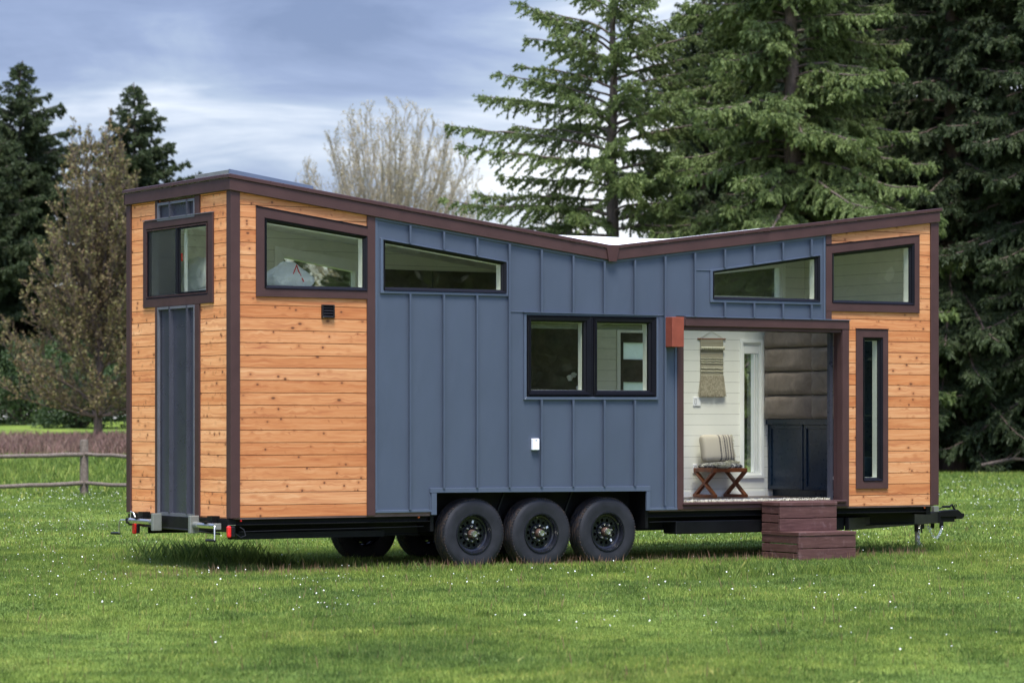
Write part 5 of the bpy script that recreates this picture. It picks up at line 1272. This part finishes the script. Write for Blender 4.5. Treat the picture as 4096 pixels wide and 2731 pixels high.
copytree(s1, gp(-17.6, 151), 'dark shrub farther back behind the trunk of the budding tree', GS, 3.3, 1.4); copytree(s1, gp(-14.4, 152), 'dark shrub farther back beside the rear wall', GS, 5, 1.4)
GT = 'undergrowth below the right-hand conifers'
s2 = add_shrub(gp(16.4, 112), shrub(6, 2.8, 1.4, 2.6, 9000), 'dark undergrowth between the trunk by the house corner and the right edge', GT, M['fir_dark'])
copytree(s2, gp(12.6, 110), 'dark undergrowth behind the front corner of the house', GT, 2, 1.1); copytree(s2, gp(20.2, 110), 'dark undergrowth at the right edge under the boughs', GT, 4, 1.2)
copytree(s2, gp(8.2, 112), 'dark undergrowth hidden behind the doorway end of the house', GT, 5, 1.2); copytree(s2, gp(18.6, 122), 'darker undergrowth standing farther back at the right edge', GT, 3, 1.6); copytree(s2, gp(13.8, 124), 'undergrowth standing farther back behind the house corner', GT, 1, 1.6)
# fallen limb at the foot of the right-hand trees
mb = MB(); mb.tube([(0, 0, .25), (1.0, .2, .45), (2.2, 0, .38), (3.2, -.2, .75), (3.9, -.1, .7)], .06, 8, r1=.02); mb.tube([(1.0, .2, .45), (1.5, .1, .9), (2.3, 0, 1.1)], .03, 6, r1=.01)
o = mb.build('fallen_branch', M['bark_fir'], None, smooth=True); o.location = (14.7, 93.5, 0); tag(o, 'long bare fallen branch lying at the foot of the dark conifers', 'branch')

# firs standing outside the frame: only mirrored in the window panes
GM = 'conifers outside the photo that the windows mirror'
rs_ = random.Random(5)
for i in range(26): copytree(F2 if i % 2 else F3, gp(34 + (i % 3) * 5 + rs_.uniform(-1.5, 1.5), -26 + i * 2.6), 'dark conifer standing in the field outside the photo, mirrored in the panes', GM, rs_.uniform(0, 6), rs_.uniform(.34, .46))
for i in range(16): copytree(F2 if i % 2 else F3, gp(-38 - (i % 2) * 4, 34 + i * 2.6), 'dark conifer standing in the field outside the photo, mirrored in the panes', GM, rs_.uniform(0, 6), rs_.uniform(.32, .42))
for i in range(26): copytree(s2, gp(33 + rs_.uniform(-1, 1), -26 + i * 2.6), 'dark shrub outside the photo, mirrored in the panes', GM, rs_.uniform(0, 6), 2.3)
for i in range(10): copytree(s2, gp(-34 + rs_.uniform(-1, 1), 34 + i * 4), 'dark shrub outside the photo, mirrored in the panes', GM, rs_.uniform(0, 6), 2.3)
# tree line behind the house, seen only through its far windows and under the wheels
for i, (x, y, s) in enumerate(((-13.5, 160, .50), (-11.2, 156, .44), (-8.6, 162, .50), (-5.4, 158, .46), (-2.6, 160, .50), (0.4, 157, .42), (-15.6, 158, .46))):
    copytree(F4, gp(x, y), 'low conifer on the far meadow edge, seen only through the windows of the house', 'conifers seen through the house windows', i * 1.3, s * 1.15, s)

# ------------------------------------------------------------------ split-rail fence
fe = empty('rail_fence', (-9.32, 65, 0), 0, 'weathered two-rail wooden fence crossing the meadow left of the house', 'fence')
def post(x, y):
    mb = MB(); n = 14; pr = []
    mb.lathe([(.001, -.3), (.098, -.3), (.094, .5), (.09, 1.19), (.085, 1.215), (.001, 1.22)], (x, y, 0), 'z', n, closed=False); return mb.build('post', M['fence'], fe, smooth=True)
post(0, 0); post(-2.75, -2.4); post(2.7, -2.5); post(5.3, -2.6)
def railb(a, b, r=.05):
    a, b = Vector(a), Vector(b); mb = MB(); rs = random.Random(a.x * 7 + a.z); pts = []
    for k in range(9): t_ = k / 8; p = a.lerp(b, t_); pts.append(p + Vector((0, rs.gauss(0, .008), rs.gauss(0, .008) - .03 * math.sin(math.pi * t_))))
    mb.tube(pts, r * .8, 9, r1=r); return mb.build('rail', M['fence'], fe, smooth=True)
for z in (.90, .27):
    railb((-2.75, -2.4, z - .01), (-.03, -.06, z - (.0 if z > .5 else -.0))); railb((.03, -.05, z + .005), (2.7, -2.5, z - .02)); railb((2.7, -2.5, z), (5.3, -2.6, z))
